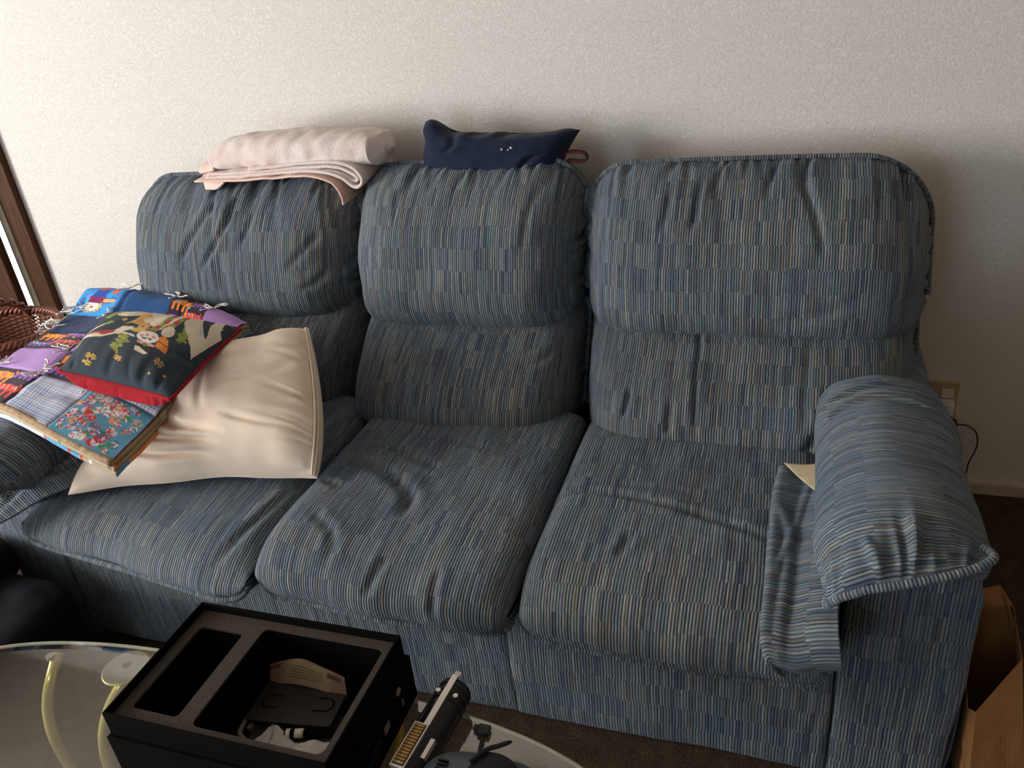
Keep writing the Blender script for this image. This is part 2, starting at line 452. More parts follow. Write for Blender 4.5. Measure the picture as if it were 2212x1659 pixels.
cushion('back_cushion', -.492, .314, .645, 1.020, (-.255, -.175), .235, .11, .17, .07, 37, sofa, top_n=24, top_len=(.05, .16), amp=.012, droop=.03, pb=3.2,
        creases=[([(-.20, 1.0), (-.21, .93), (-.215, .90)], .010, .012), ([(.02, 1.01), (.06, .92), (.08, .85)], .010, .012),
                 ([(-.27, .98), (-.285, .90)], .010, .010), ([(-.02, .71), (.08, .73), (.18, .78)], .02, .008)])
# lumbar cushions
for (x0, x1, sd, cs, bn) in ((-1.83, -1.145, 41, (), 6), (-1.13, -.50, 43, [([(-.53, .62), (-.60, .60), (-.64, .61)], .009, .009), ([(-.95, .49), (-.98, .54)], .008, .012)], 7),
                      (-.475, .30, 47, [([(-.19, .70), (-.185, .60), (-.175, .50)], .007, .012), ([(-.345, .52), (-.335, .58)], .008, .016),
                                        ([(-.24, .50), (-.235, .57)], .009, .014), ([(.17, .60), (.09, .52), (.05, .46)], .016, .016), ([(.06, .66), (.055, .52)], .010, .008)], 7)):
    cushion('lumbar_cushion', x0, x1, .405, .700, (-.385, -.245), .335, .05, .05, .03, sd, sofa, pt=1.25, pb=2.6, fall=.32, top_n=10, side_n=8, bot_n=bn,
            amp=.009, creases=cs, m=150)
# seat cushions: profile in y-z swept across x, ends pulled in
def seat(x0, x1, seed, prof, shift, creases, twist=0.0, n=260, m=240, skewL=0.0, skewR=0.0):
    s = np.sin(np.linspace(-PI/2, PI/2, n))[:, None]
    pr = cr_len(prof, m); cy, cz = -.80, .425
    k = (1-np.abs(s)**14)**.5; k = .12+.88*k
    tt = np.linspace(0, 1, m)[None, :]
    fy = np.clip((-pr[:, 0]-.55)/.65, 0, 1)[None, :]
    xa = x0+skewL*fy; xb = x1+skewR*fy
    fr = np.clip((fy-.78)/.22, 0, 1)                                    # nose corners round off
    ins = .012*fr**2
    x = (xa+xb)/2+s*((xb-xa)/2-ins)
    y0 = pr[None, :, 0]; z0 = pr[None, :, 1]
    ky = .72+.28*k
    y = np.where(y0 < cy, cy+(y0-cy)*(.96+.04*k), y0+0*s)
    y = y+np.interp(s, shift[0], shift[1])*fy
    z = cz+(z0-cz)*k
    P = np.stack([x, y, z], 2)
    L = np.concatenate([[0], np.cumsum(np.linalg.norm(np.diff(pr, axis=0), axis=1))])
    dx = np.linalg.norm(np.diff(P[:, m//2], axis=0), axis=1); U = np.concatenate([[0], np.cumsum(dx)])
    UV = np.stack([np.broadcast_to(U[:, None], (n, m))+seed*.31, np.broadcast_to(L[None, :], (n, m))+seed*.17], 2)
    D = .0055*fbm(x, y, seed, 3.2, 3)*np.clip((1-np.abs(s))*6, 0, 1)
    D = D+crease(x, np.broadcast_to(-L[None, :]-.5, x.shape), creases)
    D = D+ruche(x, np.clip(L[-1]-.05-L, 0, 9)[None, :], seed+5, 12, x0+.05, x1-.05, .006, (.04, .12), (.008, .018))
    o = surf('seat_cushion', P, FAB, sofa, D, UV, flip=True)
    # piping along the lower front seam
    j = int(m*.82); path = cr_len(P[6:-6:6, j]+np.array([0, -.006, 0]), 160)
    MB().tube(path, .007, 10).build('piping', FAB, o, smooth=True)
    return o
prof_a = [(-.50, .470), (-.60, .486), (-.75, .488), (-.92, .490), (-1.06, .492), (-1.14, .480), (-1.188, .448), (-1.200, .410), (-1.182, .372), (-1.12, .352), (-1.0, .36)]
prof_l = [(-.50, .470), (-.60, .484), (-.75, .482), (-.92, .476), (-1.04, .468), (-1.11, .450), (-1.155, .418), (-1.165, .390), (-1.14, .365), (-1.09, .352), (-1.0, .35)]
# creases are given as (x, -arc length - .5), which is close to (x, y) on top of the cushion
seat(-1.72, -1.045, 61, prof_l, ([-1, 0, .8, 1], [.03, -.015, -.06, -.05]), [([(-1.1, -1.14), (-1.07, -1.0), (-1.06, -.9)], .012, .010)], skewR=.03)
seat(-1.03, -.462, 62, prof_a, ([-1, 0, 1], [.015, -.01, 0]),
     [([(-.96, -.72), (-.80, -.80), (-.70, -.83)], .014, .011), ([(-.98, -.83), (-.86, -.86), (-.76, -.93), (-.74, -1.02)], .018, .016),
      ([(-.93, -.66), (-.78, -.70), (-.62, -.73)], .012, .008), ([(-.99, -.92), (-.93, -.94)], .012, .010), ([(-.95, -1.04), (-.86, -1.10), (-.84, -1.18)], .014, .008),
      ([(-.72, -1.12), (-.74, -1.22)], .012, .009), ([(-.60, -1.14), (-.60, -1.24)], .012, .009), ([(-.97, -.78), (-.90, -.77), (-.83, -.78)], .010, .009)], skewL=.0, skewR=.018)
seat(-.452, .115, 63, prof_a, ([-1, 0, 1], [.01, -.01, .0]),
     [([(-.46, -.91), (-.38, -.86), (-.24, -.87), (-.08, -.92), (.04, -.97)], .012, .013), ([(-.45, -.76), (-.36, -.73), (-.24, -.72)], .010, .007),
      ([(-.42, -.86), (-.30, -.82), (-.10, -.83)], .010, .006), ([(-.26, -.98), (-.27, -1.06)], .012, .008), ([(-.45, -.81), (-.38, -.79)], .009, .007)], skewL=.005)
# front rail with its fabric panels (seam at x = -.51)
def skirt(x0, x1, z0, z1, y, seed, name='front_panel', bulge=.012, belly=.0):
    n, m = 200, 110
    s = np.linspace(-1, 1, n)[:, None]; t = np.linspace(0, 1, m)[None, :]
    x = (x0+x1)/2+s*(x1-x0)/2+0*t; z = z0+(z1-z0)*t+0*s
    yy = y-bulge*np.sqrt(1-np.abs(s)**60)*np.sqrt(np.clip(1-np.abs(2*t-1)**6, 0, 1))+belly*(1-t)**2
    P = np.stack([x, yy, z], 2); UV = np.stack([x+seed*.2, z+seed*.07], 2)
    D = .003*fbm(x, z, seed, 3, 2)+crease(x, z, [([(x1-.03, z0+.02), (x1-.035, z0+.16)], .01, .005)])
    back = P.copy(); back[..., 1] = y+.03
    return surf(name, P, FSK, sofa, D, UV, back)
skirt(-1.70, -.506, .010, .385, -1.065, 71, belly=.012)
skirt(-.514, .128, .010, .385, -1.065, 72, belly=.008)
# base and back carcass
M['dark_cloth'] = simple('black dust cloth', (.02, .018, .017), .9)
MB().box((-1.84, -1.03, .012), (.30, -.07, .36)).build('base', M['dark_cloth'], sofa)
b = MB().box((-1.80, -.215, .36), (.26, -.075, .965)); b.build('back_frame', FAB, sofa, bevel=.05)
for x in (-1.75, .20):
    for y in (-.98, -.14): MB().box((x-.03, y-.03, 0), (x+.03, y+.03, .014)).build('foot', M['dark_cloth'], sofa)

# arms: lower body plus a stuffed pad draped over the top
def arm(mx, seed, sq=0.0):
    """mx maps right-arm x to world x"""
    sg = 1 if mx(1) > mx(0) else -1
    r = sofa
    def X(a): a = np.asarray(a, float); return mx(0)+sg*a
    # body, front face slightly bowed
    n, m = 120, 90
    pr = cr_len([(.30, .02), (.335, .1), (.338, .3), (.335, .50), (.315, .57), (.24, .585), (.16, .575), (.132, .52), (.130, .3), (.130, .1), (.140, .02)], n)
    ys = np.linspace(-.10, -1.065, m)
    P = np.zeros((n, m, 3)); P[..., 0] = X(pr[:, 0])[:, None]; P[..., 2] = pr[:, 1][:, None]; P[..., 1] = ys[None, :]
    bd = surf('arm_body', P, FSK, r, None, np.stack([np.broadcast_to(ys[None, :], (n, m)), np.broadcast_to(arc_uv(P)[..., 0], (n, m))], 2), flip=(sg < 0))
    # front panel
    n2, m2 = 60, 80
    zz = np.linspace(.02, .585, m2)
    xl = np.interp(zz, [.02, .3, .50, .56, .585], [.130, .130, .130, .142, .20]); xr = np.interp(zz, [.02, .3, .50, .56, .585], [.325, .338, .338, .325, .26])
    s = np.linspace(-1, 1, n2)[:, None]
    x = (xl+xr)[None]/2+s*(xr-xl)[None]/2
    y = -1.065-.014*np.sqrt(1-np.abs(s)**8)+0*x
    P = np.stack([X(x), y, np.broadcast_to(zz[None], x.shape)], 2)
    surf('arm_front', P, FSK, bd, .002*fbm(x, P[..., 2], seed, 5, 2), np.stack([x*1.0+seed, P[..., 2]], 2), flip=(sg < 0))
    # pad
    n, m = 200, 260
    pr = cr_len([(.122, .515), (.090, .520), (.076, .55), (.080, .60-sq/2), (.112, .645-sq), (.16, .668-sq), (.21, .674-sq), (.265, .666-sq), (.308, .640-sq), (.333, .60-sq/2), (.333, .565), (.312, .545)], n)
    q = np.linspace(0, 1, m)
    th = np.clip((q-.72)/.28, 0, 1)*PI/2
    yy = np.interp(q, [0, .12, .72, 1.0], [-.52, -.60, -1.06, -1.06])
    kk = np.interp(q, [0, .04, .10, .2, 1.0], [.35, .70, .92, 1.0, 1.0])
    kk = np.convolve(np.pad(kk, 8, 'edge'), np.ones(17)/17, 'valid')
    cx, cz = .20, .56
    P = np.zeros((n, m, 3))
    tw = np.clip((pr[:, 0]-.074)/.26, 0, 1); wc = np.sin(PI*np.linspace(0, 1, n))**.45
    x_ = cx+(pr[:, 0][:, None]-cx)*(.62+.38*kk[None])
    z_ = cz+(pr[:, 1][:, None]-cz)*kk[None]
    zl = np.interp(tw, [0, .08, .25, .6, 1.0], [.548, .575, .600, .622, .645])[:, None]                                        # hem runs lower on the inner side
    hi = np.maximum(z_-zl, 0)
    P[..., 0] = X(x_-(.016*np.sin(th))[None]*(x_-cx)/.13)
    P[..., 2] = np.where(z_ > zl, zl+hi*np.cos(th)[None]**.9, z_+(zl-z_)*np.sin(th)[None]**4)
    P[..., 1] = yy[None]-.130*(np.sin(th)**.85)[None]*(.35+.65*wc[:, None])+.03*tw[:, None]*np.sin(th)[None]
    uvA = arc_uv(P)
    UV = np.stack([uvA[..., 1]*1.0+seed*.3, uvA[..., 0]], 2)
    dF = (uvA[..., 1][:, -1:]-uvA[..., 1]); a = uvA[..., 0]; Lm = a.max()
    D = .004*fbm(a, uvA[..., 1], seed, 4, 2)
    D += ruche(a, dF-.03, seed+2, 9, Lm*.12, Lm*.85, .012, (.03, .07), (.006, .012), .2)
    # cross folds behind the middle of the pad
    yv = uvA[..., 1]
    D += crease(a, yv, [([(Lm*.18, .20), (Lm*.42, .14), (Lm*.62, .11)], .010, .012), ([(Lm*.22, .24), (Lm*.5, .185), (Lm*.80, .22)], .009, .013),
                        ([(Lm*.60, .17), (Lm*.8, .20), (Lm*.9, .26)], .012, .008), ([(Lm*.40, .60), (Lm*.45, .66)], .010, .012), ([(Lm*.56, .57), (Lm*.57, .65)], .012, .016)])
    D *= np.clip(dF/.02, 0, 1)
    pad = surf('arm_pad', P, FAB, r, D, UV, flip=(sg < 0))
    # closing face and piping round the nose
    N0 = P[:, -1]; c0 = N0.mean(0)
    c0 = c0+np.array([0, .03, -.004]); cap = np.stack([N0*(1-k_)+c0*k_ for k_ in np.linspace(0, 1, 8)], 1)
    surf('pad_front', cap, FAB, pad, None, None, flip=(sg < 0))
    pth = cr_len(N0[2:-2:6]+np.array([0, -.006, 0]), 120)
    MB().tube(pth, .0068, 10).build('piping', FAB, pad, smooth=True)
    return r
arm(lambda a: a, 5)
arm(lambda a: -1.55-a, 8, .02)

# ------------------------------------------------------------------ loose arm cover on the right of the sofa
rows = []
for (x0, x1, y, z) in ((.018, .150, -.735, .502), (.008, .140, -.86, .506), (.006, .125, -1.00, .508), (.004, .115, -1.12, .506),
                       (.002, .112, -1.190, .488), (.012, .118, -1.215, .450), (.03, .122, -1.20, .415), (.05, .126, -1.165, .385)):
    rows.append([(x0, y, z-.012), (x0-.002, y, z+.010), (x0+(x1-x0)*.35, y, z+.006), (x0+(x1-x0)*.7, y, z+.022), (x1, y, z+.030)])
P = patch(rows, 120, 60); A = arc_uv(P)
cov = surf('armrest_cover', P, FAB, None, .0015*fbm(A[..., 0], A[..., 1], 5, 4, 2)+crease(A[..., 0], A[..., 1], [([(.12, .02), (.22, .05), (.42, .05), (.52, .04)], .008, .007), ([(.02, .08), (.2, .06), (.36, .03)], .006, .005)]),
            np.stack([A[..., 0], A[..., 1]], 2), flip=True, thick=.006)
tag(cov, 'folded loose armrest cover in striped fabric tucked between the right seat and right arm', 'armrest cover')
M['beige_lining'] = simple('beige cotton lining', (.42, .34, .22), .9, nscale=60)
rows = [[(.020, -.735, .520), (.070, -.755, .535), (.12, -.765, .560)], [(.050, -.80, .530), (.085, -.81, .545), (.12, -.81, .565)], [(.085, -.87, .545), (.10, -.875, .555), (.125, -.875, .572)]]
surf('lining', patch(rows, 20, 20), M['beige_lining'], cov, flip=True, thick=.003)
# and the twin on the left, crumpled
rows = [[(-1.55, -.93, .51), (-1.60, -.90, .55), (-1.66, -.88, .56)], [(-1.56, -1.05, .515), (-1.62, -1.03, .545), (-1.70, -1.0, .53)],
        [(-1.62, -1.12, .50), (-1.68, -1.10, .525), (-1.76, -1.09, .50)], [(-1.69, -1.18, .47), (-1.75, -1.17, .49), (-1.82, -1.16, .46)], [(-1.78, -1.23, .42), (-1.84, -1.22, .43), (-1.88, -1.21, .41)]]
P = patch(rows, 90, 50); A = arc_uv(P)
c2 = surf('armrest_cover', P, FAB, None, .004*fbm(A[..., 0], A[..., 1], 9, 8, 2)+crease(A[..., 0], A[..., 1], [([(.03, .03), (.2, .06), (.33, .03)], .010, .010)]),
          np.stack([A[..., 0], A[..., 1]], 2), flip=True, thick=.006)
tag(c2, 'crumpled striped armrest cover slipping off below the left arm beside the white pillow', 'armrest cover')

# ------------------------------------------------------------------ pillows
def pillow(name, corners, up, top, bot, mat, n=150, m=110, pinch=.05, pw=2.4, disp=None, parent=None, cols=None, cornerpow=.6, uvscale=None, edges=None, hmod=None):
    """corners a b c d (a->b = u, a->d = v); returns object, seam path"""
    a, b_, c_, d = [np.array(q, float) for q in corners]
    s = sgrid(n)[:, None]; t = sgrid(m)[None, :]
    # concave edges: pull mid-edges inwards
    s2 = s*(1-pinch*(1-t**2)); t2 = t*(1-pinch*(1-s**2))
    u = ((s2+1)/2)[..., None]; v_ = ((t2+1)/2)[..., None]
    base = a*(1-u)*(1-v_)+b_*u*(1-v_)+c_*u*v_+d*(1-u)*v_
    if edges is not None: base = base+edges(s, t)
    h = (np.clip(1-np.abs(s)**pw, 0, 1)*np.clip(1-np.abs(t)**pw, 0, 1))**cornerpow
    if hmod is not None: h = h*hmod(s, t)
    up = np.array(up, float); up /= np.linalg.norm(up)
    Pt = base+up*(top*h)[..., None]; Pb = base-up*(bot*h)[..., None]
    UV = np.stack(np.broadcast_arrays((s+1)/2, (t+1)/2), 2)
    if uvscale: UV = UV*np.array(uvscale)
    D = disp(s+0*t, t+0*s) if disp else None
    edge = np.concatenate([base[:, 0], base[-1, 1:], base[-2::-1, -1], base[0, -2:0:-1]])
    return Pt, Pb, UV, D, edge
def white_cotton(name, col):
    m = new_mat(name, .85, col, spec=.15, sheen=.15); t = NT(m)
    n = t.noise(t.obj(), 7, 4, .6); st = t.noise(t.obj(), 14, 3)
    c = t.ramp(n, [(.3, tuple(q*.95 for q in col)), (.7, tuple(min(1, q*1.04) for q in col))])
    t.color(t.mix(t.ramp(st, [(.66, (0, 0, 0)), (.78, (.35, .35, .35))]), c, (.52, .36, .20)))
    t.bump(t.noise(t.obj(), 900, 2), .15, .0006); return m
M['white_cotton'] = white_cotton('white pillowcase cotton', (.80, .66, .53))
def wp_disp(s, t):
    x = s*.31; y = t*.23
    D = .005*fbm(x, y, 3, 5, 2)
    D += ruche(y, .31-x, 91, 22, -.22, .22, .009, (.03, .12), (.005, .010), .3)
    D += 1.5*crease(x, y, [([(-.28, -.12), (-.18, -.15), (-.05, -.185), (.08, -.205)], .010, .016), ([(-.28, -.05), (-.16, -.10), (-.02, -.15), (.10, -.175)], .010, .014), ([(-.22, .0), (-.10, -.06), (.0, -.12), (.12, -.15)], .012, .009),
                       ([(-.15, .02), (-.06, -.06), (.0, -.14)], .014, .010), ([(-.02, .20), (-.03, .05), (-.05, -.04)], .012, .010),
                       ([(-.12, .18), (-.11, .08), (-.13, 0)], .014, .012), ([(.05, .19), (.04, .02), (.05, -.08)], .014, .006), ([(.10, -.09), (.2, -.11), (.27, -.10)], .012, .006),
                       ([(.08, .02), (.2, .05), (.28, .10)], .012, .006), ([(.08, .10), (.2, .12)], .012, .006)])
    return D*np.clip((1-np.abs(s))*12, 0, 1)*np.clip((1-np.abs(t))*10, 0, 1)
def wp_edge(s, t):
    # the filling sags over the lower right corner
    low = ((1-t)/2)**3; c_ = (1-s**2)*(.8+.2*np.sin(7*s))
    return np.stack(np.broadcast_arrays(.065*np.clip(s, 0, 1)**2*(1-t**2), -.05*np.clip(s, 0, 1)**2*(1-t**2)+.022*low*c_, .004*low*c_), 2)
Pt, Pb, UV, D, edge = pillow('pillow', [(-1.575, -1.085, .494), (-.985, -.935, .505), (-1.150, -.600, .722), (-1.66, -.72, .60)], (.10, -.45, .89), .115, .030,
                         M['white_cotton'], n=220, m=170, pinch=.03, pw=3.8, cornerpow=.5, disp=wp_disp, edges=wp_edge, hmod=lambda s, t: 1-.62/(1+np.exp((s+.18)*9))*(.35+.65/(1+np.exp(-(t+.35)*6))))
wp = surf('bed_pillow', Pt, M['white_cotton'], None, D, UV, Pb)
tag(wp, 'large plain cream white bed pillow lying on the left seat under the patchwork quilt', 'pillow')
# zip along the right end: two stitched lips and a tooth strip
k = 176
strip = Pt[206, 14:-14]+normals(Pt)[206, 14:-14]*.004; strip2 = Pt[202, 14:-14]+normals(Pt)[202, 14:-14]*.004
M['zip'] = simple('off white zip tape', (.62, .55, .45), .6)
MB().tube(cr_len(strip, 90), .0028, 6).build('zip_lip', M['white_cotton'], wp, smooth=True)
MB().tube(cr_len(strip2, 90), .0028, 6).build('zip_lip', M['white_cotton'], wp, smooth=True)
mid = cr_len((strip+strip2)/2, 160); MB().tube(mid, [.0016+.0008*(i % 2) for i in range(160)], 6).build('zip_teeth', M['zip'], wp, smooth=True)

# painter for woven and printed patterns: canvas sampled into vertex colours
class Canvas:
    def __init__(s, w_, h_, bg): s.w = w_; s.h = h_; s.a = np.zeros((h_, w_, 3)); s.a[:] = bg; s.yy, s.xx = np.mgrid[0:h_, 0:w_]; s.H = None
    def map(s, src, dst):
        A = []
        for (x, y), (u, v_) in zip(src, dst):
            A.append([x, y, 1, 0, 0, 0, -u*x, -u*y, -u]); A.append([0, 0, 0, x, y, 1, -v_*x, -v_*y, -v_])
        s.H = np.linalg.svd(np.array(A))[2][-1].reshape(3, 3)
        inv = np.linalg.inv(s.H)
        q = np.stack([s.xx/(s.w-1), s.yy/(s.h-1), np.ones_like(s.xx)], 2)@inv.T
        s.px = q[..., 0]/q[..., 2]; s.py = q[..., 1]/q[..., 2]
    def poly(s, pts, c):
        X, Y_ = (s.px, s.py) if s.H is not None else (s.xx/(s.w-1), s.yy/(s.h-1))
        ins = np.zeros(X.shape, bool); n = len(pts)
        for i in range(n):
            x1, y1 = pts[i]; x2, y2 = pts[(i+1) % n]
            cnd = ((y1 > Y_) != (y2 > Y_)) & (X < (x2-x1)*(Y_-y1)/(y2-y1+1e-12)+x1); ins ^= cnd
        s.a[ins] = c
    def disc(s, cx, cy, rx, ry, c, ang=0):
        X, Y_ = (s.px, s.py) if s.H is not None else (s.xx/(s.w-1), s.yy/(s.h-1))
        dx = X-cx; dy = Y_-cy; ca, sa = math.cos(ang), math.sin(ang)
        s.a[((dx*ca+dy*sa)/rx)**2+((-dx*sa+dy*ca)/ry)**2 < 1] = c
    def line(s, pts, w_, c):
        X, Y_ = (s.px, s.py) if s.H is not None else (s.xx/(s.w-1), s.yy/(s.h-1))
        for (x1, y1), (x2, y2) in zip(pts[:-1], pts[1:]):
            L2 = (x2-x1)**2+(y2-y1)**2+1e-12; t = np.clip(((X-x1)*(x2-x1)+(Y_-y1)*(y2-y1))/L2, 0, 1)
            s.a[np.hypot(X-x1-t*(x2-x1), Y_-y1-t*(y2-y1)) < w_/2] = c
    def sample(s, u, v_):
        return s.a[np.clip((v_*(s.h-1)).round().astype(int), 0, s.h-1), np.clip((u*(s.w-1)).round().astype(int), 0, s.w-1)]
def painted(name, rough=.85, bscale=700, bstr=.3, bd=.001, uvweave=None, sheen=.1):
    m = new_mat(name, rough, (.5, .5, .5), spec=.15, sheen=sheen); t = NT(m)
    at = t.node('ShaderNodeAttribute'); at.attribute_name = 'pattern'
    n = t.noise(t.obj(), 400, 2)
    t.color(t.mix(1.0, at.outputs['Color'], t.ramp(n, [(.3, (.88, .88, .88)), (.7, (1.1, 1.1, 1.1))]), 'MULTIPLY'))
    if uvweave:
        _, U, V = t.uv()
        h = t.math('MULTIPLY', t.math('ABSOLUTE', t.math('SINE', t.math('MULTIPLY', U, uvweave[0]*PI))), t.math('ABSOLUTE', t.math('SINE', t.math('MULTIPLY', V, uvweave[1]*PI))))
        t.bump(h, bstr, bd)
    else: t.bump(t.noise(t.obj(), bscale, 2), bstr, bd)
    return m
M['needlepoint'] = painted('needlepoint wool', uvweave=(150, 110), bstr=.6, bd=.0015)
M['red_velvet'] = simple('red velvet', (.27, .005, .012), .85, spec=.08, sheen=.05, nscale=30, var=.25)
CW, CH = 300, 220
NAVY = (.020, .034, .048); CREAM = (.72, .62, .48); GOLD = (.62, .36, .06); GRN = (.23, .30, .05); RED = (.48, .03, .04); ORG = (.80, .23, .04)
cv = Canvas(CW, CH, NAVY)
# picture laid out in its own drawing coordinates (x right, y down), skewed onto the pillow face
cv.map([(135, 672), (1330, 990), (2040, 235), (850, 120)], [(0, 0), (1, 0), (1, 1), (0, 1)])
BLU = (.42, .50, .58)
cv.poly([(940, 190), (1020, 150), (1180, 135), (1450, 130), (1640, 170), (1600, 210), (1300, 190), (1100, 205), (1010, 210)], CREAM)
cv.poly([(1540, 200), (1640, 190), (1760, 280), (1830, 345), (1840, 250), (1790, 140), (1840, 150), (1920, 270), (1960, 300), (1700, 510), (1690, 430), (1640, 350), (1560, 270)], CREAM)
cv.poly([(1790, 135), (1860, 180), (1850, 330), (1800, 250)], CREAM)
cv.poly([(1690, 240), (1800, 330), (1760, 320)], BLU)
cv.poly([(1860, 250), (1930, 260), (1900, 285)], CREAM)
cv.poly([(1200, 195), (1420, 180), (1560, 190), (1540, 240), (1420, 300), (1330, 330), (1230, 290)], CREAM)   # body of the snow figure
cv.poly([(1290, 180), (1600, 165), (1560, 205), (1400, 200)], BLU)
cv.poly([(1400, 190), (1455, 190), (1420, 260), (1280, 355), (1220, 350), (1190, 330), (1330, 280)], GRN)      # scarf
for q in (((1405, 200), (1450, 205), (1445, 230), (1395, 222)), ((1390, 245), (1430, 250), (1400, 280), (1350, 270)), ((1310, 290), (1350, 300), (1320, 325), (1270, 310)), ((1230, 330), (1290, 340), (1260, 358), (1210, 350))): cv.poly(q, RED)
cv.poly([(1530, 205), (1580, 225), (1480, 310), (1380, 330), (1350, 310), (1450, 270)], GRN)
for q in (((1540, 215), (1575, 228), (1550, 250), (1510, 235)), ((1480, 250), (1520, 265), (1490, 290), (1450, 272)), ((1410, 288), (1440, 300), (1400, 320), (1370, 308))): cv.poly(q, RED)
cv.disc(1425, 345, 75, 45, CREAM, -.2)
cv.poly([(1000, 275), (1090, 240), (1150, 185), (1200, 185), (1250, 240), (1210, 280), (1130, 285), (1060, 265)], (.66, .33, .10))   # deer
cv.disc(1170, 300, 60, 24, (.66, .33, .10)); cv.disc(1120, 335, 75, 26, (.62, .42, .08)); cv.disc(1160, 297, 12, 8, (.05, .02, .01)); cv.disc(1200, 240, 40, 22, CREAM)
cv.disc(1205, 405, 122, 58, (.80, .76, .72))                                                                  # head of the snow figure
cv.disc(1140, 395, 26, 16, (.75, .30, .30)); cv.disc(1268, 405, 24, 15, (.75, .30, .30)); cv.disc(1160, 416, 26, 12, (.02, .02, .02)); cv.disc(1225, 422, 24, 12, (.02, .02, .02))
cv.disc(1165, 410, 18, 7, (.8, .76, .72)); cv.disc(1230, 415, 17, 7, (.8, .76, .72)); cv.disc(1200, 385, 16, 14, ORG)
cv.poly([(1075, 440), (1265, 480), (1250, 510), (1070, 465)], (.72, .32, .33))                                # hat brim
cv.poly([(1060, 470), (1260, 505), (1215, 585), (1150, 590), (1010, 520)], (.012, .010, .012)); cv.poly([(1030, 490), (1080, 505), (1160, 585), (1100, 590), (1000, 540)], CREAM)
cv.disc(1150, 480, 34, 16, (.15, .22, .04)); cv.disc(1158, 470, 10, 8, RED)
cv.poly([(1265, 490), (1345, 395), (1400, 385), (1435, 420), (1430, 480), (1385, 550)], ORG)                  # mitten
for k in range(6): cv.line([(1290+k*26, 500-k*6+6), (1330+k*20, 410+k*5)], 6, (.75, .45, .08))
cv.line([(1310, 440), (1425, 480)], 12, RED)
cv.poly([(560, 385), (640, 350), (900, 325), (980, 290), (1080, 300), (1060, 330), (950, 345), (1060, 390), (1060, 415), (980, 380), (880, 370), (740, 405), (640, 400)], CREAM)   # house roof
cv.poly([(590, 375), (700, 345), (900, 325), (880, 350), (760, 385), (735, 360)], RED); cv.poly([(640, 370), (730, 362), (755, 395), (690, 398)], CREAM)
cv.poly([(460, 460), (490, 415), (560, 385), (580, 395), (520, 430)], GRN); cv.poly([(820, 262), (900, 240), (920, 258), (860, 275)], GRN)
def tree(pts, c1, lights):
    cv.poly(pts, c1)
    for (x, y, r, c_) in lights: cv.disc(x, y, r, r*.8, c_)
tree([(760, 480), (800, 490), (790, 460), (850, 470), (850, 420), (910, 430), (900, 370), (950, 360), (1010, 410), (970, 430), (990, 465), (900, 470), (890, 510), (830, 520), (800, 570), (770, 590), (765, 530)], GRN,
     [(940, 385, 11, RED), (905, 405, 12, GOLD), (945, 425, 10, GOLD), (940, 450, 11, RED), (850, 475, 12, RED), (870, 500, 9, GOLD), (820, 520, 10, GOLD), (775, 560, 14, RED)])
tree([(1510, 400), (1550, 370), (1530, 340), (1580, 330), (1570, 270), (1610, 320), (1660, 350), (1630, 380), (1650, 410), (1590, 405), (1560, 425)], GRN, [(1570, 418, 12, RED), (1632, 400, 10, GOLD), (1585, 345, 9, (.35, .1, .03))])
def flake(x, y, r, arms=8):
    for k in range(arms//2):
        a = PI*k/(arms//2)+.35
        cv.line([(x-r*math.cos(a), y-.8*r*math.sin(a)), (x-.25*r*math.cos(a), y-.2*r*math.sin(a))], 9, GOLD); cv.line([(x+r*math.cos(a), y+.8*r*math.sin(a)), (x+.25*r*math.cos(a), y+.2*r*math.sin(a))], 9, GOLD)
    for k in range(arms):
        a = 2*PI*(k+.5)/arms+.35
        if k % 2: cv.disc(x+.8*r*math.cos(a), y+.64*r*math.sin(a), 8, 7, GOLD)
flake(505, 600, 46); flake(425, 650, 36, 6); flake(768, 628, 46); flake(1275, 655, 64); flake(1093, 775, 18, 4); flake(1310, 768, 18, 4); flake(1790, 190, 26, 4); flake(1005, 238, 18, 4)
cv.poly([(600, 320), (760, 275), (800, 270), (640, 330)], CREAM); cv.poly([(850, 195), (1040, 135), (1050, 145), (880, 210)], GRN); cv.poly([(690, 300), (830, 262), (850, 268), (700, 312)], CREAM)
def hp_disp(s, t):
    x = s*.215; y = t*.165
    D = .004*fbm(x, y, 12, 6, 2)+ruche(x, y+.165, 13, 8, -.18, .18, .005, (.04, .10), (.008, .014), .3)+ruche(y, .215-x, 14, 6, -.1, .14, .006, (.03, .07), (.007, .012), .2)
    return D*np.clip((1-np.abs(s))*10, 0, 1)*np.clip((1-np.abs(t))*10, 0, 1)
Hc = [(-1.590, -.972, .762), (-1.237, -1.024, .742), (-1.305, -.665, .745), (-1.735, -.650, .765)]
Pt, Pb, UV, D, edge = pillow('p', Hc, (.02, -.10, 1), .060, .042, None, n=420, m=320, pinch=.035, pw=2.6, disp=hp_disp, cornerpow=.55)
cols = cv.sample(np.clip(UV[..., 0]-.075*np.sin(PI*UV[..., 0]), 0, 1), np.clip(UV[..., 1]+.20*np.sin(PI*UV[..., 1]), 0, 1))
hp = empty('throw_pillow', (-1.5, -.78, .69), 'small navy needlepoint pillow with a snowman picture and red piping on the patchwork quilt', 'pillow')
surf('needlepoint_front', Pt, M['needlepoint'], hp, D, UV, cols=cols)
tq = UV[..., 1]; g_ = np.clip(tq/.04, 0, 1)*np.clip(1-tq/.5, 0, 1)*(1-(2*UV[..., 0]-1)**6)
Pb[..., 1] -= .020*g_; Pb[..., 2] -= .018*g_
Pb2 = Pb[::3, ::3]; ub, vb = (UV[::3, ::3, 0]-.5)*.43, (UV[::3, ::3, 1]-.5)*.33
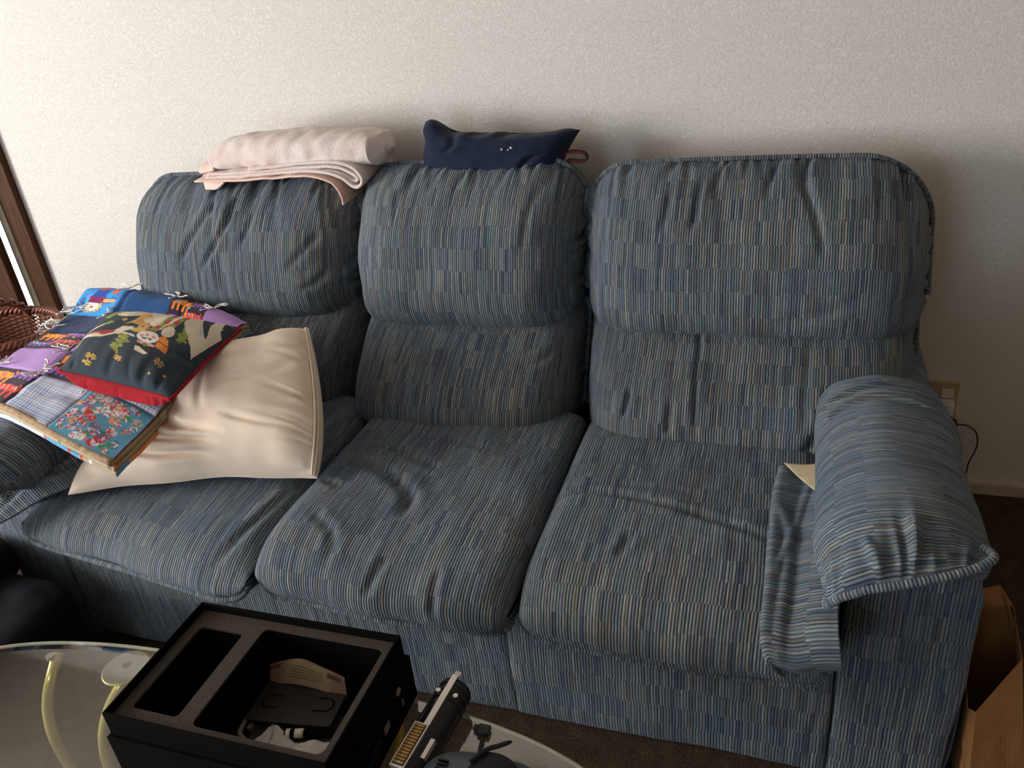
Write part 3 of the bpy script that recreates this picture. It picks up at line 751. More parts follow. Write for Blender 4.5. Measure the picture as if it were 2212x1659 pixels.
surf('velvet_back', Pb2, M['red_velvet'], hp, .9*ruche(ub, vb+.165, 15, 6, -.19, .19, .0035, (.03, .06), (.006, .01), .2), UV[::3, ::3], flip=True)
MB().tube(cr_len(edge[::5], 300), .0042, 8, closed=True).build('piping', M['red_velvet'], hp, smooth=True)

# ------------------------------------------------------------------ patchwork quilt
M['quilt_top'] = painted('printed patchwork cotton', bscale=500, bstr=.12)
def rnd_blob_print(cv_, u0, v0, u1, v1, bg, cols_, n, seed, size=(.05, .13), lines=True):
    rs = random.Random(seed)
    cv_.poly([(u0, v0), (u1, v0), (u1, v1), (u0, v1)], bg)
    W, H_ = u1-u0, v1-v0
    for k in range(n):
        cx = u0+W*rs.uniform(.08, .92); cy = v0+H_*rs.uniform(.08, .92); c_ = rs.choice(cols_); r = W*rs.uniform(*size)
        r = min(r, cx-u0, u1-cx, (cy-v0)*W/H_, (v1-cy)*W/H_)
        if r <= 0: continue
        cv_.disc(cx, cy, r, r*H_/W, c_)
        if lines:
            for q in range(5):
                a = rs.uniform(0, 2*PI); c2_ = rs.choice(cols_)
                cv_.line([(cx, cy), (cx+r*.85*math.cos(a), cy+r*.85*math.sin(a)*H_/W)], W*.014, c2_)
LILAC = (.42, .24, .56); DNAVY = (.012, .035, .11); NAVB = (.01, .06, .19)
def cats(cv_, u0, v0, u1, v1, seed):
    W, H_ = u1-u0, v1-v0
    cv_.poly([(u0, v0), (u1, v0), (u1, v1), (u0, v1)], (.03, .015, .03))
    def q(x, y): return (u0+W*x, v0+H_*y)
    rs = random.Random(seed)
    for (cx, cy, w_, h_, c_) in ((.30, .68, .26, .20, (.85, .24, .02)), (.68, .33, .27, .19, (.66, .05, .04)), (.75, .82, .2, .13, (.30, .12, .55)), (.22, .22, .2, .14, (.20, .10, .50))):
        x0, x1 = max(.02, cx-w_), min(.98, cx+w_)
        cv_.poly([q(x0, cy), q(x0+.05, cy+h_*.8), q(cx, cy+h_), q(x1-.05, cy+h_*.8), q(x1, cy)], c_)
        for k in range(4):                                            # legs
            xx = x0+(x1-x0)*(k+.3)/4; cv_.poly([q(xx, cy-h_*.9), q(xx+.05, cy-h_*.9), q(xx+.06, cy+.02), q(xx-.01, cy+.02)], c_)
        for k in range(5):
            xx = x0+(x1-x0)*(k+.7)/5.4; cv_.line([q(xx, cy+h_*.8), q(xx+.03, cy+h_*.25)], W*.03, rs.choice([(.9, .5, .03), (.75, .12, .03), (.4, .1, .5), (.85, .35, .2)]))
        cv_.line([q(x1-.03, cy+.02), q(min(.97, x1+.04), cy+h_*.6), q(x1-.04, min(.97, cy+h_*1.15))], W*.035, c_)
    for k in range(7):
        cx, cy = rs.uniform(.1, .9), rs.uniform(.1, .9); cv_.disc(*q(cx, cy), W*.035, H_*.035, rs.choice([(.1, .45, .6), (.8, .5, .05), (.5, .2, .6)]))
def gingham(cv_, u0, v0, u1, v1, n=22):
    X = cv_.xx/(cv_.w-1); Y_ = cv_.yy/(cv_.h-1); m_ = (X >= u0) & (X < u1) & (Y_ >= v0) & (Y_ < v1)
    a = (np.floor((X-u0)/(u1-u0)*n*2) % 2)+(np.floor((Y_-v0)/(v1-v0)*n*2) % 2)
    pal = np.array([(.72, .73, .76), (.40, .46, .62), (.16, .24, .46)]); cv_.a[m_] = pal[a[m_].astype(int)]
QW, QH = 620, 760
qc = Canvas(QW, QH, LILAC)
CU = [0, .27, .62, .96, 1.0]; RV = [0, .24, .43, .60, .78, 1.0]
cats(qc, 0, 0, .27, .24, 1); gingham(qc, .27, 0, .62, .24, 20)
rnd_blob_print(qc, .62, 0, 1, .24, (.10, .33, .48), [(.55, .03, .05), (.75, .72, .70), (.05, .28, .10), (.8, .28, .10), (.62, .14, .30), (.5, .45, .5), (.1, .15, .3), (.70, .74, .74)], 120, 3, (.02, .065))
qc.poly([(0, .24), (.27, .24), (.27, .43), (0, .43)], LILAC); rnd_blob_print(qc, .62, .24, .80, .43, (.03, .03, .08), [(.5, .05, .1), (.7, .7, .7), (.1, .3, .12)], 40, 9, (.04, .09)); gingham(qc, .72, .24, 1, .43, 14)
cats(qc, .27, .24, .62, .43, 4)
cats(qc, 0, .43, .27, .60, 2); qc.poly([(.27, .43), (.62, .43), (.62, .60), (.27, .60)], LILAC); cats(qc, .62, .43, 1, .60, 6)
qc.poly([(0, .60), (.34, .60), (.34, .80), (0, .80)], DNAVY); qc.poly([(.34, .60), (.40, .60), (.40, .80), (.34, .80)], (.03, .16, .42)); rnd_blob_print(qc, .40, .60, 1, .80, (.04, .22, .5), [(.02, .08, .35), (.5, .05, .1)], 50, 11, (.012, .02), False)
rnd_blob_print(qc, .0, .78, .24, 1, (.04, .32, .75), [(.02, .10, .45), (.35, .05, .2)], 46, 12, (.018, .03), False)
for k in range(14):
    a = 2*PI*k/14; qc.line([(.10, .845), (.10+.050*math.cos(a), .845+.036*math.sin(a))], .010, (.85, .55, .08))
qc.disc(.10, .845, .034, .026, (.82, .80, .74)); qc.disc(.10, .843, .008, .006, (.7, .1, .05)); qc.poly([(.06, .865), (.17, .865), (.16, .90), (.07, .90)], (.20, .03, .12)); qc.poly([(.07, .90), (.15, .90), (.16, .95), (.07, .95)], (.02, .08, .40)); qc.disc(.10, .965, .035, .022, (.75, .12, .05)); qc.disc(.19, .95, .02, .03, (.8, .14, .05)); qc.poly([(.15, .87), (.22, .872), (.22, .89), (.15, .89)], (.8, .42, .12))
qc.line([(.232, .80), (.232, 1)], .008, (.05, .18, .5))
qc.poly([(.24, .80), (.54, .80), (.54, 1), (.24, 1)], NAVB); cats(qc, .54, .78, .76, 1, 5); qc.poly([(.76, .78), (1, .78), (1, 1), (.76, 1)], LILAC)
# layers, bottom one first; the top layer carries the patchwork, lower ones a brown and print edge
def quilt_ctrl(dz, g=0.0, fr=0.0):
    g2 = g
    rows = [  # from the front edge to the back; columns left -> right
        [(-1.94, -.97, .675), (-1.743, -1.03, .700), (-1.60, -1.07, .690), (-1.50, -1.098, .675), (-1.35, -1.125, .642)],
        [(-1.96, -.84, .695), (-1.77, -.88, .705), (-1.62, -.91, .700), (-1.50, -.93, .690), (-1.355, -.965, .662)],
        [(-1.985, -.72, .700), (-1.80, -.745, .708), (-1.64, -.77, .705), (-1.50, -.79, .700), (-1.37, -.82, .680)],
        [(-1.995, -.62, .700), (-1.82, -.64, .706), (-1.65, -.66, .704), (-1.51, -.67, .700), (-1.385, -.70, .690)],
        [(-2.02, -.52, .705), (-1.85, -.53, .710), (-1.68, -.55, .705), (-1.53, -.57, .700), (-1.40, -.61, .690)],
        [(-2.015, -.445, .745), (-1.86, -.455, .745), (-1.70, -.475, .735), (-1.55, -.50, .715), (-1.415, -.535, .693)],
        [(-2.01, -.40, .738), (-1.86, -.41, .740), (-1.70, -.43, .730), (-1.55, -.46, .710), (-1.415, -.50, .685)]]
    C_ = np.array(rows); C_[..., 2] += dz
    C_[0, :, 1] -= fr*.3; C_[0, :, 0] += fr*.0
    ctr = np.array([-1.68, -.78]); C_[..., :2] = ctr+(C_[..., :2]-ctr)*(1+g)
    return C_
quilt = empty('patchwork_quilt', (-1.76, -.72, .60), 'folded colourful patchwork quilt with white yarn ties draped over the left sofa arm', 'quilt')
P = patch(quilt_ctrl(0), 330, 300)
v01, u01 = np.meshgrid(np.linspace(0, 1, 330), np.linspace(0, 1, 300), indexing='ij')
L1 = np.concatenate([[0], np.cumsum(np.linalg.norm(np.diff(P[:, 150], axis=0), axis=1))]); L1 /= L1[-1]
vm = np.broadcast_to(L1[:, None], v01.shape)
seams = 0
for q in (.27, .62): seams = seams-.003*np.exp(-((u01-q)/.012)**2)
for q in (.24, .43, .60, .79): seams = seams-.003*np.exp(-((vm-q)/.010)**2)
D = .005*fbm(P[..., 0], P[..., 1], 31, 4, 3)+seams+crease(P[..., 0], P[..., 1], [([(-2.0, -.46), (-1.98, -.52)], .012, .008), ([(-1.75, -1.0), (-1.62, -.96), (-1.55, -.98)], .02, .008)])
surf('quilt_top', P, M['quilt_top'], quilt, D, np.stack([u01, vm], 2), cols=qc.sample(u01, vm), flip=True)
M['quilt_back'] = None
qb = Canvas(500, 300, (.42, .33, .20)); rs = random.Random(4)
for k in range(260): qb.disc(rs.random(), rs.random(), rs.uniform(.006, .02), rs.uniform(.01, .035), rs.choice([(.30, .09, .07), (.16, .12, .06), (.55, .45, .28), (.10, .20, .16), (.45, .22, .10), (.62, .56, .40)]))
qe = Canvas(500, 60, (.10, .33, .55)); rs = random.Random(5)
gingham(qe, 0, 0, .55, 1, 30)
qe.poly([(.82, 0), (1, 0), (1, 1), (.82, 1)], (.40, .32, .20))
for k in range(120): qe.disc(rs.uniform(.55, 1), rs.random(), rs.uniform(.004, .012), rs.uniform(.05, .12), rs.choice([(.5, .06, .06), (.7, .7, .7), (.05, .3, .12), (.8, .3, .1)]))
for i, (dz, g, cvs) in enumerate(((-.014, .003, qb), (-.026, .008, qb), (-.038, .012, qe))):
    Pq = patch(quilt_ctrl(dz, g), 120, 160)
    vv, uu = np.meshgrid(np.linspace(0, 1, 120), np.linspace(0, 1, 160), indexing='ij')
    o = surf('quilt_layer', Pq, M['quilt_top'], quilt, .003*fbm(Pq[..., 0], Pq[..., 1], 33+i, 5, 2), None, cols=cvs.sample(uu, vv), flip=True)
    md = o.modifiers.new('thick', 'SOLIDIFY'); md.thickness = .010; md.offset = 0
# rolled front edge of the top layer
ed = cr_len(patch(quilt_ctrl(-.008), 8, 60)[0], 60); 
o = MB().tube(ed, .0085, 10).build('quilt_edge', simple('brown quilt backing', (.30, .20, .12), .9, nscale=60, var=.4), quilt, smooth=True)
M['yarn'] = simple('white yarn', (.72, .70, .68), .9)
def tie(u, v_, seed, spread=.035):
    rs = random.Random(seed); i = int(np.argmin(np.abs(L1-v_))); j = int(u*299); p = Vector(P[i, j])+Vector((0, 0, .006)); b = MB()
    for k in range(5):
        a = rs.uniform(0, 2*PI); q = [p]
        for s_ in range(4):
            a += rs.uniform(-.8, .8); q.append(q[-1]+Vector((math.cos(a)*spread*.3, math.sin(a)*spread*.3, rs.uniform(-.001, .004))))
        b.tube(cr_len([tuple(x) for x in q], 10), .0019, 6)
    b.build('yarn_tie', M['yarn'], quilt, smooth=True)
for k, (u, v_) in enumerate(((.27, .24), (.62, .24), (.02, .24), (.27, .43), (.34, .60), (.24, .79), (.33, .70), (.03, .60), (.02, .79), (.01, .70), (.54, .985), (.24, .99), (.78, .985), (.27, .26), (0.01, .66), (.02, .83))): tie(u, v_, k)

# ------------------------------------------------------------------ pink blanket on top of the left back cushion
def fleece(name, c1, c2):
    m = new_mat(name, .95, c1, spec=.05, sheen=.5); t = NT(m); n = t.noise(t.obj(), 11, 3); f = t.noise(t.obj(), 260, 3, .7)
    t.color(t.ramp(n, [(.35, c1), (.65, c2)])); t.bump(f, .9, .004); return m
M['fleece'] = fleece('pale pink fleece', (.74, .57, .53), (.76, .67, .63)); M['satin'] = simple('pink satin binding', (.74, .50, .42), .35, nscale=20, var=.08, sheen=.1)
bl = empty('folded_blanket', (-1.35, -.18, 1.03), 'pale pink fleece blanket rolled and folded on top of the left back cushion', 'blanket')
n, m = 120, 180
ang = np.linspace(0, 2*PI, n); q = np.linspace(0, 1, m)
cxs = -1.605+q*.555
rz = np.interp(q, [0, .03, .10, .5, .9, .97, 1], [.022, .034, .043, .047, .045, .038, .016]); ry = np.interp(q, [0, .03, .5, .95, 1], [.05, .085, .095, .085, .035])
cz = np.interp(q, [0, .2, .6, 1], [1.077, 1.094, 1.096, 1.086])
sq = np.sign(np.cos(ang))*np.abs(np.cos(ang))**.75; sz = np.sign(np.sin(ang))*np.abs(np.sin(ang))**.75
P = np.stack([np.broadcast_to(cxs, (n, m)), -.185+sq[:, None]*ry[None], cz[None]+sz[:, None]*rz[None]], 2)
A = arc_uv(P)
D = .005*fbm(A[..., 0], A[..., 1], 51, 7, 3)+crease(A[..., 0], A[..., 1], [([(.36, .50), (.42, .52), (.47, .50)], .008, .014), ([(.40, .53), (.44, .55)], .006, .012)])
rl = surf('blanket_roll', P, M['fleece'], bl, D, A, flip=False)
for e in (0, -1):
    N0 = P[:, e]; c0 = N0.mean(0)+np.array([-.004 if e == 0 else .010, 0, 0]); surf('roll_end', np.stack([N0*(1-k_)+c0*k_ for k_ in np.linspace(0, 1, 6)], 1), M['fleece'], rl, flip=(e != 0))
def ribbon(path, y0, y1, mat, name, thick, seed=0, taper=0.0):
    pth = cr_len(path, 110); ys = np.linspace(y0, y1, 26)
    P = np.zeros((110, 26, 3)); P[..., 0] = pth[:, 0][:, None]; P[..., 2] = pth[:, 1][:, None]; P[..., 1] = ys[None]
    P[..., 2] -= .02*((ys-ys.mean())/(y1-y0))[None]**2
    A = arc_uv(P)
    o = surf(name, P, mat, bl, .002*fbm(A[..., 0], A[..., 1], seed, 9, 2), A)
    md = o.modifiers.new('thick', 'SOLIDIFY'); md.thickness = thick; md.offset = 0
    return o
ribbon([(-1.60, 1.048), (-1.45, 1.052), (-1.30, 1.060), (-1.20, 1.062), (-1.145, 1.050), (-1.118, 1.030), (-1.122, 1.020), (-1.138, 1.024), (-1.155, 1.036), (-1.20, 1.048), (-1.30, 1.050)], -.275, -.10, M['fleece'], 'blanket_fold', .008, 1)
ribbon([(-1.60, 1.043), (-1.45, 1.045), (-1.30, 1.052), (-1.22, 1.050), (-1.165, 1.034), (-1.130, 1.010), (-1.112, 1.008), (-1.100, 1.022), (-1.104, 1.040), (-1.125, 1.062), (-1.18, 1.075), (-1.28, 1.074), (-1.45, 1.062)], -.285, -.10, M['fleece'], 'blanket_fold', .008, 2)
ribbon([(-1.63, 1.036), (-1.45, 1.036), (-1.30, 1.042), (-1.23, 1.040), (-1.185, 1.022), (-1.165, .990), (-1.160, .962)], -.300, -.12, M['satin'], 'blanket_binding', .004, 3)
rows = [[(-1.665, -.14, 1.055), (-1.60, -.14, 1.07), (-1.52, -.14, 1.115)], [(-1.675, -.19, 1.058), (-1.62, -.20, 1.065), (-1.57, -.20, 1.09)], [(-1.655, -.24, 1.045), (-1.61, -.26, 1.055), (-1.58, -.27, 1.06)]]
surf('blanket_corner', patch(rows, 30, 30), M['satin'], bl, thick=.008)
rows = [[(-1.635, -.20, 1.045), (-1.58, -.21, 1.045), (-1.52, -.21, 1.043)], [(-1.64, -.245, 1.035), (-1.58, -.26, 1.04), (-1.53, -.26, 1.04)], [(-1.622, -.272, 1.002), (-1.575, -.285, 1.006), (-1.545, -.285, 1.028)]]
surf('blanket_flap', patch(rows, 30, 30), M['satin'], bl, thick=.008)

# ------------------------------------------------------------------ navy neck pillow on the middle cushion
M['navy_plush'] = simple('navy blue plush', (.004, .010, .032), .9, sheen=.06, bump=.4, bscale=500)
def np_disp(s, t):
    return .004*fbm(s, t, 71, 1.2, 2)+ruche(s, 1-t, 72, 6, -.8, .8, .008, (.3, .6), (.04, .08), .2)+crease(s, t, [([(-.55, .85), (-.50, .4), (-.62, 0)], .07, .012), ([(.55, -.8), (.62, -.2), (.8, 0)], .07, .012)])
def nk_edge(s, t):
    tp = np.clip((t+1)/2, 0, 1)
    ear = np.exp(-((s+.90)/.20)**2)+.35*np.exp(-((s-.86)/.22)**2)
    return np.stack(np.broadcast_arrays(.02*s*tp**3*np.sign(1), -.01*ear*tp, (.036*ear-.010)*tp**2), 2)
Pt, Pb, UV, D, edge = pillow('n', [(-.975, -.165, .985), (-.585, -.165, .985), (-.548, -.120, 1.098), (-.940, -.120, 1.118)], (0, -1, .25), .080, .050, None,
                             n=150, m=110, pinch=.0, pw=3.2, disp=np_disp, cornerpow=.42, edges=nk_edge)
nk = surf('neck_pillow', Pt, M['navy_plush'], None, D, UV, Pb)
tag(nk, 'dark navy plush bone shaped neck pillow on top of the middle back cushion', 'pillow')
M['maroon'] = simple('maroon webbing', (.055, .006, .010), .8)
lp = cr_len([(-.575, -.16, 1.040), (-.545, -.165, 1.052), (-.510, -.168, 1.048), (-.503, -.17, 1.034), (-.520, -.17, 1.028), (-.555, -.165, 1.030)], 40)
b = MB(); 
for dy in (-.006, 0, .006): b.tube(lp+np.array([0, dy, 0]), .0035, 6)
b.build('hanging_loop', M['maroon'], nk, smooth=True)
b = MB()
for (cx, cz, r) in ((-.715, 1.075, .003), (-.690, 1.078, .004), (-.698, 1.073, .002)):
    for k in range(3):
        a = PI*k/3+.3; b.tube([(cx-r*math.cos(a), -.219, cz-r*math.sin(a)), (cx+r*math.cos(a), -.219, cz+r*math.sin(a))], .0006, 5)
b.build('lint_speck', M['yarn'], nk)

# ------------------------------------------------------------------ wall outlet, plug and cord
M['ivory'] = simple('aged ivory plastic', (.42, .33, .17), .4); M['white_plastic'] = simple('white plastic', (.62, .60, .56), .35)
ol = empty('wall_outlet', (.415, 0, .30), 'aged ivory double wall outlet plate behind the right sofa arm', 'outlet')
MB().box((.358, -.008, .240), (.474, 0, .356)).build('cover_plate', M['ivory'], ol, bevel=.003)
for x in (.387, .445):
    for z in (.275, .322): MB().box((x-.016, -.0105, z-.014), (x+.016, -.006, z+.014)).build('socket', M['white_plastic'], ol, bevel=.004)
pg = empty('charger_plug', (.445, -.02, .28), 'white plug adapter with a thin brown cord in the wall outlet', 'plug')
MB().box((.425, -.045, .268), (.462, -.0095, .306)).build('plug_body', M['white_plastic'], pg, bevel=.004)
M['brown_cord'] = simple('brown rubber cord', (.10, .03, .012), .6)
MB().box((.455, -.040, .222), (.478, -.012, .246)).build('cord_plug', M['brown_cord'], pg, bevel=.004)
MB().tube(cr_len([(.476, -.026, .234), (.50, -.030, .236), (.528, -.03, .215), (.536, -.03, .17), (.524, -.03, .115), (.520, -.03, .07), (.49, -.04, .012), (.44, -.06, .006)], 60), .0022, 8).build('cord', M['brown_cord'], pg, smooth=True)

# ------------------------------------------------------------------ brown paper bag by the right arm
M['kraft'] = simple('brown kraft paper', (.27, .125, .042), .8, nscale=8, var=.12, bump=.25, bscale=25, bdist=.004)
bg = empty('paper_bag', (.39, -1.05, 0), 'open brown kraft paper bag standing on the carpet beside the right sofa arm', 'bag')
fl, fr_, br, bk = (.352, -1.10, .285), (.422, -1.035, .360), (.446, -.860, .325), (.358, -.880, .325)
rim = [fl, fr_, br, bk]; base = [(.345, -1.235, 0), (.455, -1.20, 0), (.50, -.90, 0), (.375, -.93, 0)]
side = (.352, -1.055, .245)
b = MB()
def wall_sheet(p0, p1, q0, q1, seed, n=14):
    u = np.linspace(0, 1, n)[:, None, None]; v_ = np.linspace(0, 1, n)[None, :, None]
    p0, p1, q0, q1 = map(np.array, (p0, p1, q0, q1))
    P = p0*(1-u)*(1-v_)+p1*u*(1-v_)+q0*(1-u)*v_+q1*u*v_
    W = np.sin(PI*u)*np.sin(PI*v_); P = P+normals(P)*.006*(fbm(P[..., 0], P[..., 2], seed, 9, 2)[..., None])*W
    return P
b.sheet(wall_sheet(base[0], base[1], fl, fr_, 1)); b.sheet(wall_sheet(base[1], base[2], fr_, br, 2)); b.sheet(wall_sheet(base[2], base[3], br, bk, 3)); 
b.sheet(wall_sheet((.352, -1.20, 0), base[0], side, fl, 4)); b.sheet(wall_sheet(base[3], (.352, -1.20, 0), bk, side, 5))
b.add([base[0], base[1], base[2], base[3], (.352, -1.20, 0)], [(0, 1, 2, 3, 4)])
b.build('bag_body', M['kraft'], bg, smooth=False, solid=.0012)
b = MB(); b.sheet(wall_sheet(br, (.436, -.89, .27), (.425, -.835, .350), (.447, -.90, .31), 6, 8)); b.sheet(wall_sheet(bk, br, (.352, -.86, .335), (.425, -.835, .350), 7, 8))
b.build('bag_flap', M['kraft'], bg, smooth=False, solid=.0012)
M['red_print'] = simple('faded red print', (.30, .03, .03), .7)
n0 = np.array([.352, -1.20, 0]); a0 = (n0+np.array(base[0]))/2; a1 = (np.array(side)+np.array(fl))/2
c0 = a0+(a1-a0)*.62+np.array([-.004, -.003, 0])
dv = (a1-a0)/np.linalg.norm(a1-a0); dh = (np.array(base[0])-n0); dh /= np.linalg.norm(dh)
b = MB(); 
for k in range(5): b.tube([tuple(c0+dh*(-.012+.006*k)+dv*(-.012+.004*(k % 3))), tuple(c0+dh*(-.010+.006*k)+dv*(.010+.005*((k+1) % 3)))], .0018, 5)
b.build('printed_mark', M['red_print'], bg)

# ------------------------------------------------------------------ dark bag at the left in front of the sofa
M['dark_leather'] = simple('dark navy leather', (.0045, .0055, .009), .7, spec=.12, bump=.3, bscale=120)
def lump(name, lo, hi, mat, parent, seed, p=5, amp=.010, rot=0):
    n, m = 70, 90
    th = np.linspace(-PI/2, PI/2, n)[:, None]; ph = np.linspace(-PI, PI, m)[None, :]
    e = 2/p
    def sp(x): return np.sign(x)*np.abs(x)**e
    X = sp(np.cos(th))*sp(np.cos(ph)); Y_ = sp(np.cos(th))*sp(np.sin(ph)); Z_ = sp(np.sin(th))+0*ph
    c_ = (np.array(lo)+np.array(hi))/2; h = (np.array(hi)-np.array(lo))/2
    X, Y_ = X*h[0], Y_*h[1]; ca, sa = math.cos(rot), math.sin(rot); X, Y_ = X*ca-Y_*sa, X*sa+Y_*ca
    P = np.stack([X+c_[0], Y_+c_[1], Z_*h[2]+c_[2]], 2)
    D = amp*fbm(P[..., 0]+P[..., 2], P[..., 1]-P[..., 2], seed, 6, 2)*np.clip(np.cos(th)*3, 0, 1)
    return surf(name, P, mat, parent, D, flip=True)
db = empty('duffel_bag', (-1.95, -1.35, 0), 'dark navy leather bag on the floor below the left sofa arm', 'bag')
lump('bag_body', (-2.45, -2.10, .004), (-1.55, -1.150, .305), M['dark_leather'], db, 3, 12, .004)  # body lengthened out of view to keep low light off the left skirt
lump('bag_flap', (-2.40, -1.60, .25), (-1.77, -1.095, .350), M['dark_leather'], db, 4, 7, .010, .03)

# ------------------------------------------------------------------ wicker basket on a small end table beside the left arm
et = empty('end_table', (-2.33, -.55, 0), 'small dark wooden end table beside the left sofa arm under the basket', 'table')
MB().box((-2.56, -.78, .405), (-2.06, -.36, .430)).build('table_top', M['wood'], et, bevel=.004)
for x in (-2.53, -2.09):
    for y in (-.75, -.39): MB().box((x-.02, y-.02, 0), (x+.02, y+.02, .405)).build('leg', M['wood'], et, bevel=.003)
M['wicker'] = simple('reddish brown wicker', (.16, .045, .022), .35, spec=.5, nscale=40, var=.4)
bs = empty('wicker_basket', (-2.29, -.575, .465), 'reddish brown wicker basket with a twisted handle behind the left sofa arm', 'basket')
cx, cy, z0, z1 = -2.29, -.575, .433, .655
b = MB(); NS = 54
def ell(z, a, extra=0): 
    k_ = (z-z0)/(z1-z0); rx = .15+.06*k_+extra; ry = .11+.05*k_+extra; return (cx+rx*math.cos(a), cy+ry*math.sin(a), z)
for k in range(NS): b.tube([ell(z0, 2*PI*k/NS), ell(z1, 2*PI*k/NS)], .0022, 6)
for r_i in range(38):
    z = z0+(z1-z0)*(r_i+.5)/38
    b.tube([ell(z, 2*PI*i/216, .0032*math.cos(PI*(i/4+r_i))) for i in range(216)], .0024, 5, closed=True)
b.build('woven_body', M['wicker'], bs, smooth=True)
b = MB()
for k in range(3): b.tube([ (lambda p, a: (p[0]+.008*math.cos(a)*math.cos(2*PI*i/160), p[1]+.008*math.cos(a)*math.sin(2*PI*i/160), p[2]+.008*math.sin(a)))(ell(z1+.006, 2*PI*i/160), 2*PI*(i/160*26+k/3)) for i in range(160)], .0062, 8, closed=True)
b.build('braided_rim', M['wicker'], bs, smooth=True)
b = MB()
for k in range(2):
    pts = []
    for i in range(60):
        t = PI*(i/59*1.0); a = 2*PI*(i/59*5+k/2)
        pts.append((cx-.02+.008*math.cos(a), cy-.155*math.cos(t)+.003*math.sin(a), z1-.02+.10*math.sin(t)+.008*math.sin(a)))
    b.tube(pts, .0062, 8)
b.build('handle', M['wicker'], bs, smooth=True)
MB().tube([(cx, cy, z0-.002), (cx, cy, z0+.004)], .14, 30).build('bottom', M['wicker'], bs)

# ------------------------------------------------------------------ glass coffee table
def glass_mat():
    m = bpy.data.materials.new('table glass'); m.use_nodes = True; nt = m.node_tree; nt.nodes.clear()
    out = nt.nodes.new('ShaderNodeOutputMaterial'); mix = nt.nodes.new('ShaderNodeMixShader'); tr = nt.nodes.new('ShaderNodeBsdfTransparent'); gl = nt.nodes.new('ShaderNodeBsdfGlossy')
    tr.inputs[0].default_value = (.90, .92, .89, 1); gl.inputs[0].default_value = (1, .97, .9, 1); gl.inputs['Roughness'].default_value = .03
    fr = nt.nodes.new('ShaderNodeFresnel'); fr.inputs[0].default_value = 2.7
    tc = nt.nodes.new('ShaderNodeTexCoord'); ns = nt.nodes.new('ShaderNodeTexNoise'); ns.inputs['Scale'].default_value = 40; nt.links.new(tc.outputs['Object'], ns.inputs['Vector'])
    rp = nt.nodes.new('ShaderNodeMapRange'); rp.inputs['From Min'].default_value = .35; rp.inputs['From Max'].default_value = .75; rp.inputs['To Min'].default_value = .02; rp.inputs['To Max'].default_value = .12
    nt.links.new(ns.outputs['Fac'], rp.inputs['Value']); nt.links.new(rp.outputs[0], gl.inputs['Roughness'])
    ge = nt.nodes.new('ShaderNodeNewGeometry'); iv = nt.nodes.new('ShaderNodeMath'); iv.operation = 'SUBTRACT'; iv.inputs[0].default_value = 1; nt.links.new(ge.outputs['Backfacing'], iv.inputs[1]); mu = nt.nodes.new('ShaderNodeMath'); mu.operation = 'MULTIPLY'; nt.links.new(iv.outputs[0], mu.inputs[0]); nt.links.new(fr.outputs[0], mu.inputs[1]); nt.links.new(mu.outputs[0], mix.inputs[0]); nt.links.new(tr.outputs[0], mix.inputs[1]); nt.links.new(gl.outputs[0], mix.inputs[2]); nt.links.new(mix.outputs[0], out.inputs[0])
    return m
M['glass'] = glass_mat()
M['glass_edge'] = simple('ground glass edge', (.36, .35, .28), .3, spec=.5)
ct = empty('coffee_table', (-.83, -1.72, 0), 'oval glass coffee table on curved brass legs in front of the sofa', 'table')
tx, ty, ta, tb = -.83, -1.69, .72, .30
out_ = []
for i in range(160):
    a = 2*PI*i/160; ca, sa = math.cos(a), math.sin(a); e = 2/3.0
    out_.append((tx+ta*math.copysign(abs(ca)**e, ca), ty+tb*math.copysign(abs(sa)**e, sa)))
inn = [(tx+(x-tx)*(1-.022/ta), ty+(y-ty)*(1-.022/tb)) for x, y in out_]
v = [(x, y, .410) for x, y in out_]+[(x, y, .4165) for x, y in out_]+[(x, y, .42) for x, y in inn]; n_ = 160
MBg = MB().add(v, [tuple(range(2*n_, 3*n_)), tuple(range(n_))[::-1]]+[(i, (i+1) % n_, (i+1) % n_+n_, i+n_) for i in range(n_)]+[(i+n_, (i+1) % n_+n_, (i+1) % n_+2*n_, i+2*n_) for i in range(n_)])
MBg.build('glass_top', M['glass'], ct)
MB().tube([(x, y, .4133) for x, y in out_], .0034, 8, closed=True).build('polished_edge', M['glass_edge'], ct, smooth=True)
M['brass'] = simple('pale polished brass', (.86, .70, .24), .22, metal=.45, var=.06)
def leg(pts, nm='leg'):
    MB().tube(cr_len(pts, 70), .0105, 12).build(nm, M['brass'], ct, smooth=True)
legs = [[(-1.304, -1.433, .398), (-1.299, -1.462, .375), (-1.315, -1.478, .33), (-1.332, -1.484, .28), (-1.343, -1.488, .22), (-1.352, -1.485, .16), (-1.362, -1.478, .09), (-1.365, -1.474, .012)],
        [(-1.130, -1.419, .398), (-1.140, -1.449, .375), (-1.170, -1.467, .33), (-1.203, -1.476, .27), (-1.236, -1.473, .20), (-1.258, -1.470, .12), (-1.265, -1.468, .012)]]
for L in legs:
    leg(L); leg([(p[0], 2*ty-p[1], p[2]) for p in L]); leg([(2*tx-p[0], 2*ty-p[1], p[2]) for p in L])
    for fx in (0,):
        p = L[0]; x = p[0]
        MB().tube([(x, p[1]-.016, .400), (x, p[1]-.016, .4075)], .008, 20).build('mounting_pad', M['glass_edge'], ct, smooth=False)
M['disc_metal'] = simple('pale satin metal', (.22, .21, .205), .4)
MB().tube([(-1.130, -1.440, .402), (-1.130, -1.440, .4075)], .040, 48).build('mounting_disc', M['disc_metal'], ct)
MB().tube([(-1.130+.040*math.cos(2*PI*i/48), -1.440+.040*math.sin(2*PI*i/48), .4045) for i in range(48)], .0025, 8, closed=True).build('disc_rim', M['brass'], ct, smooth=True)

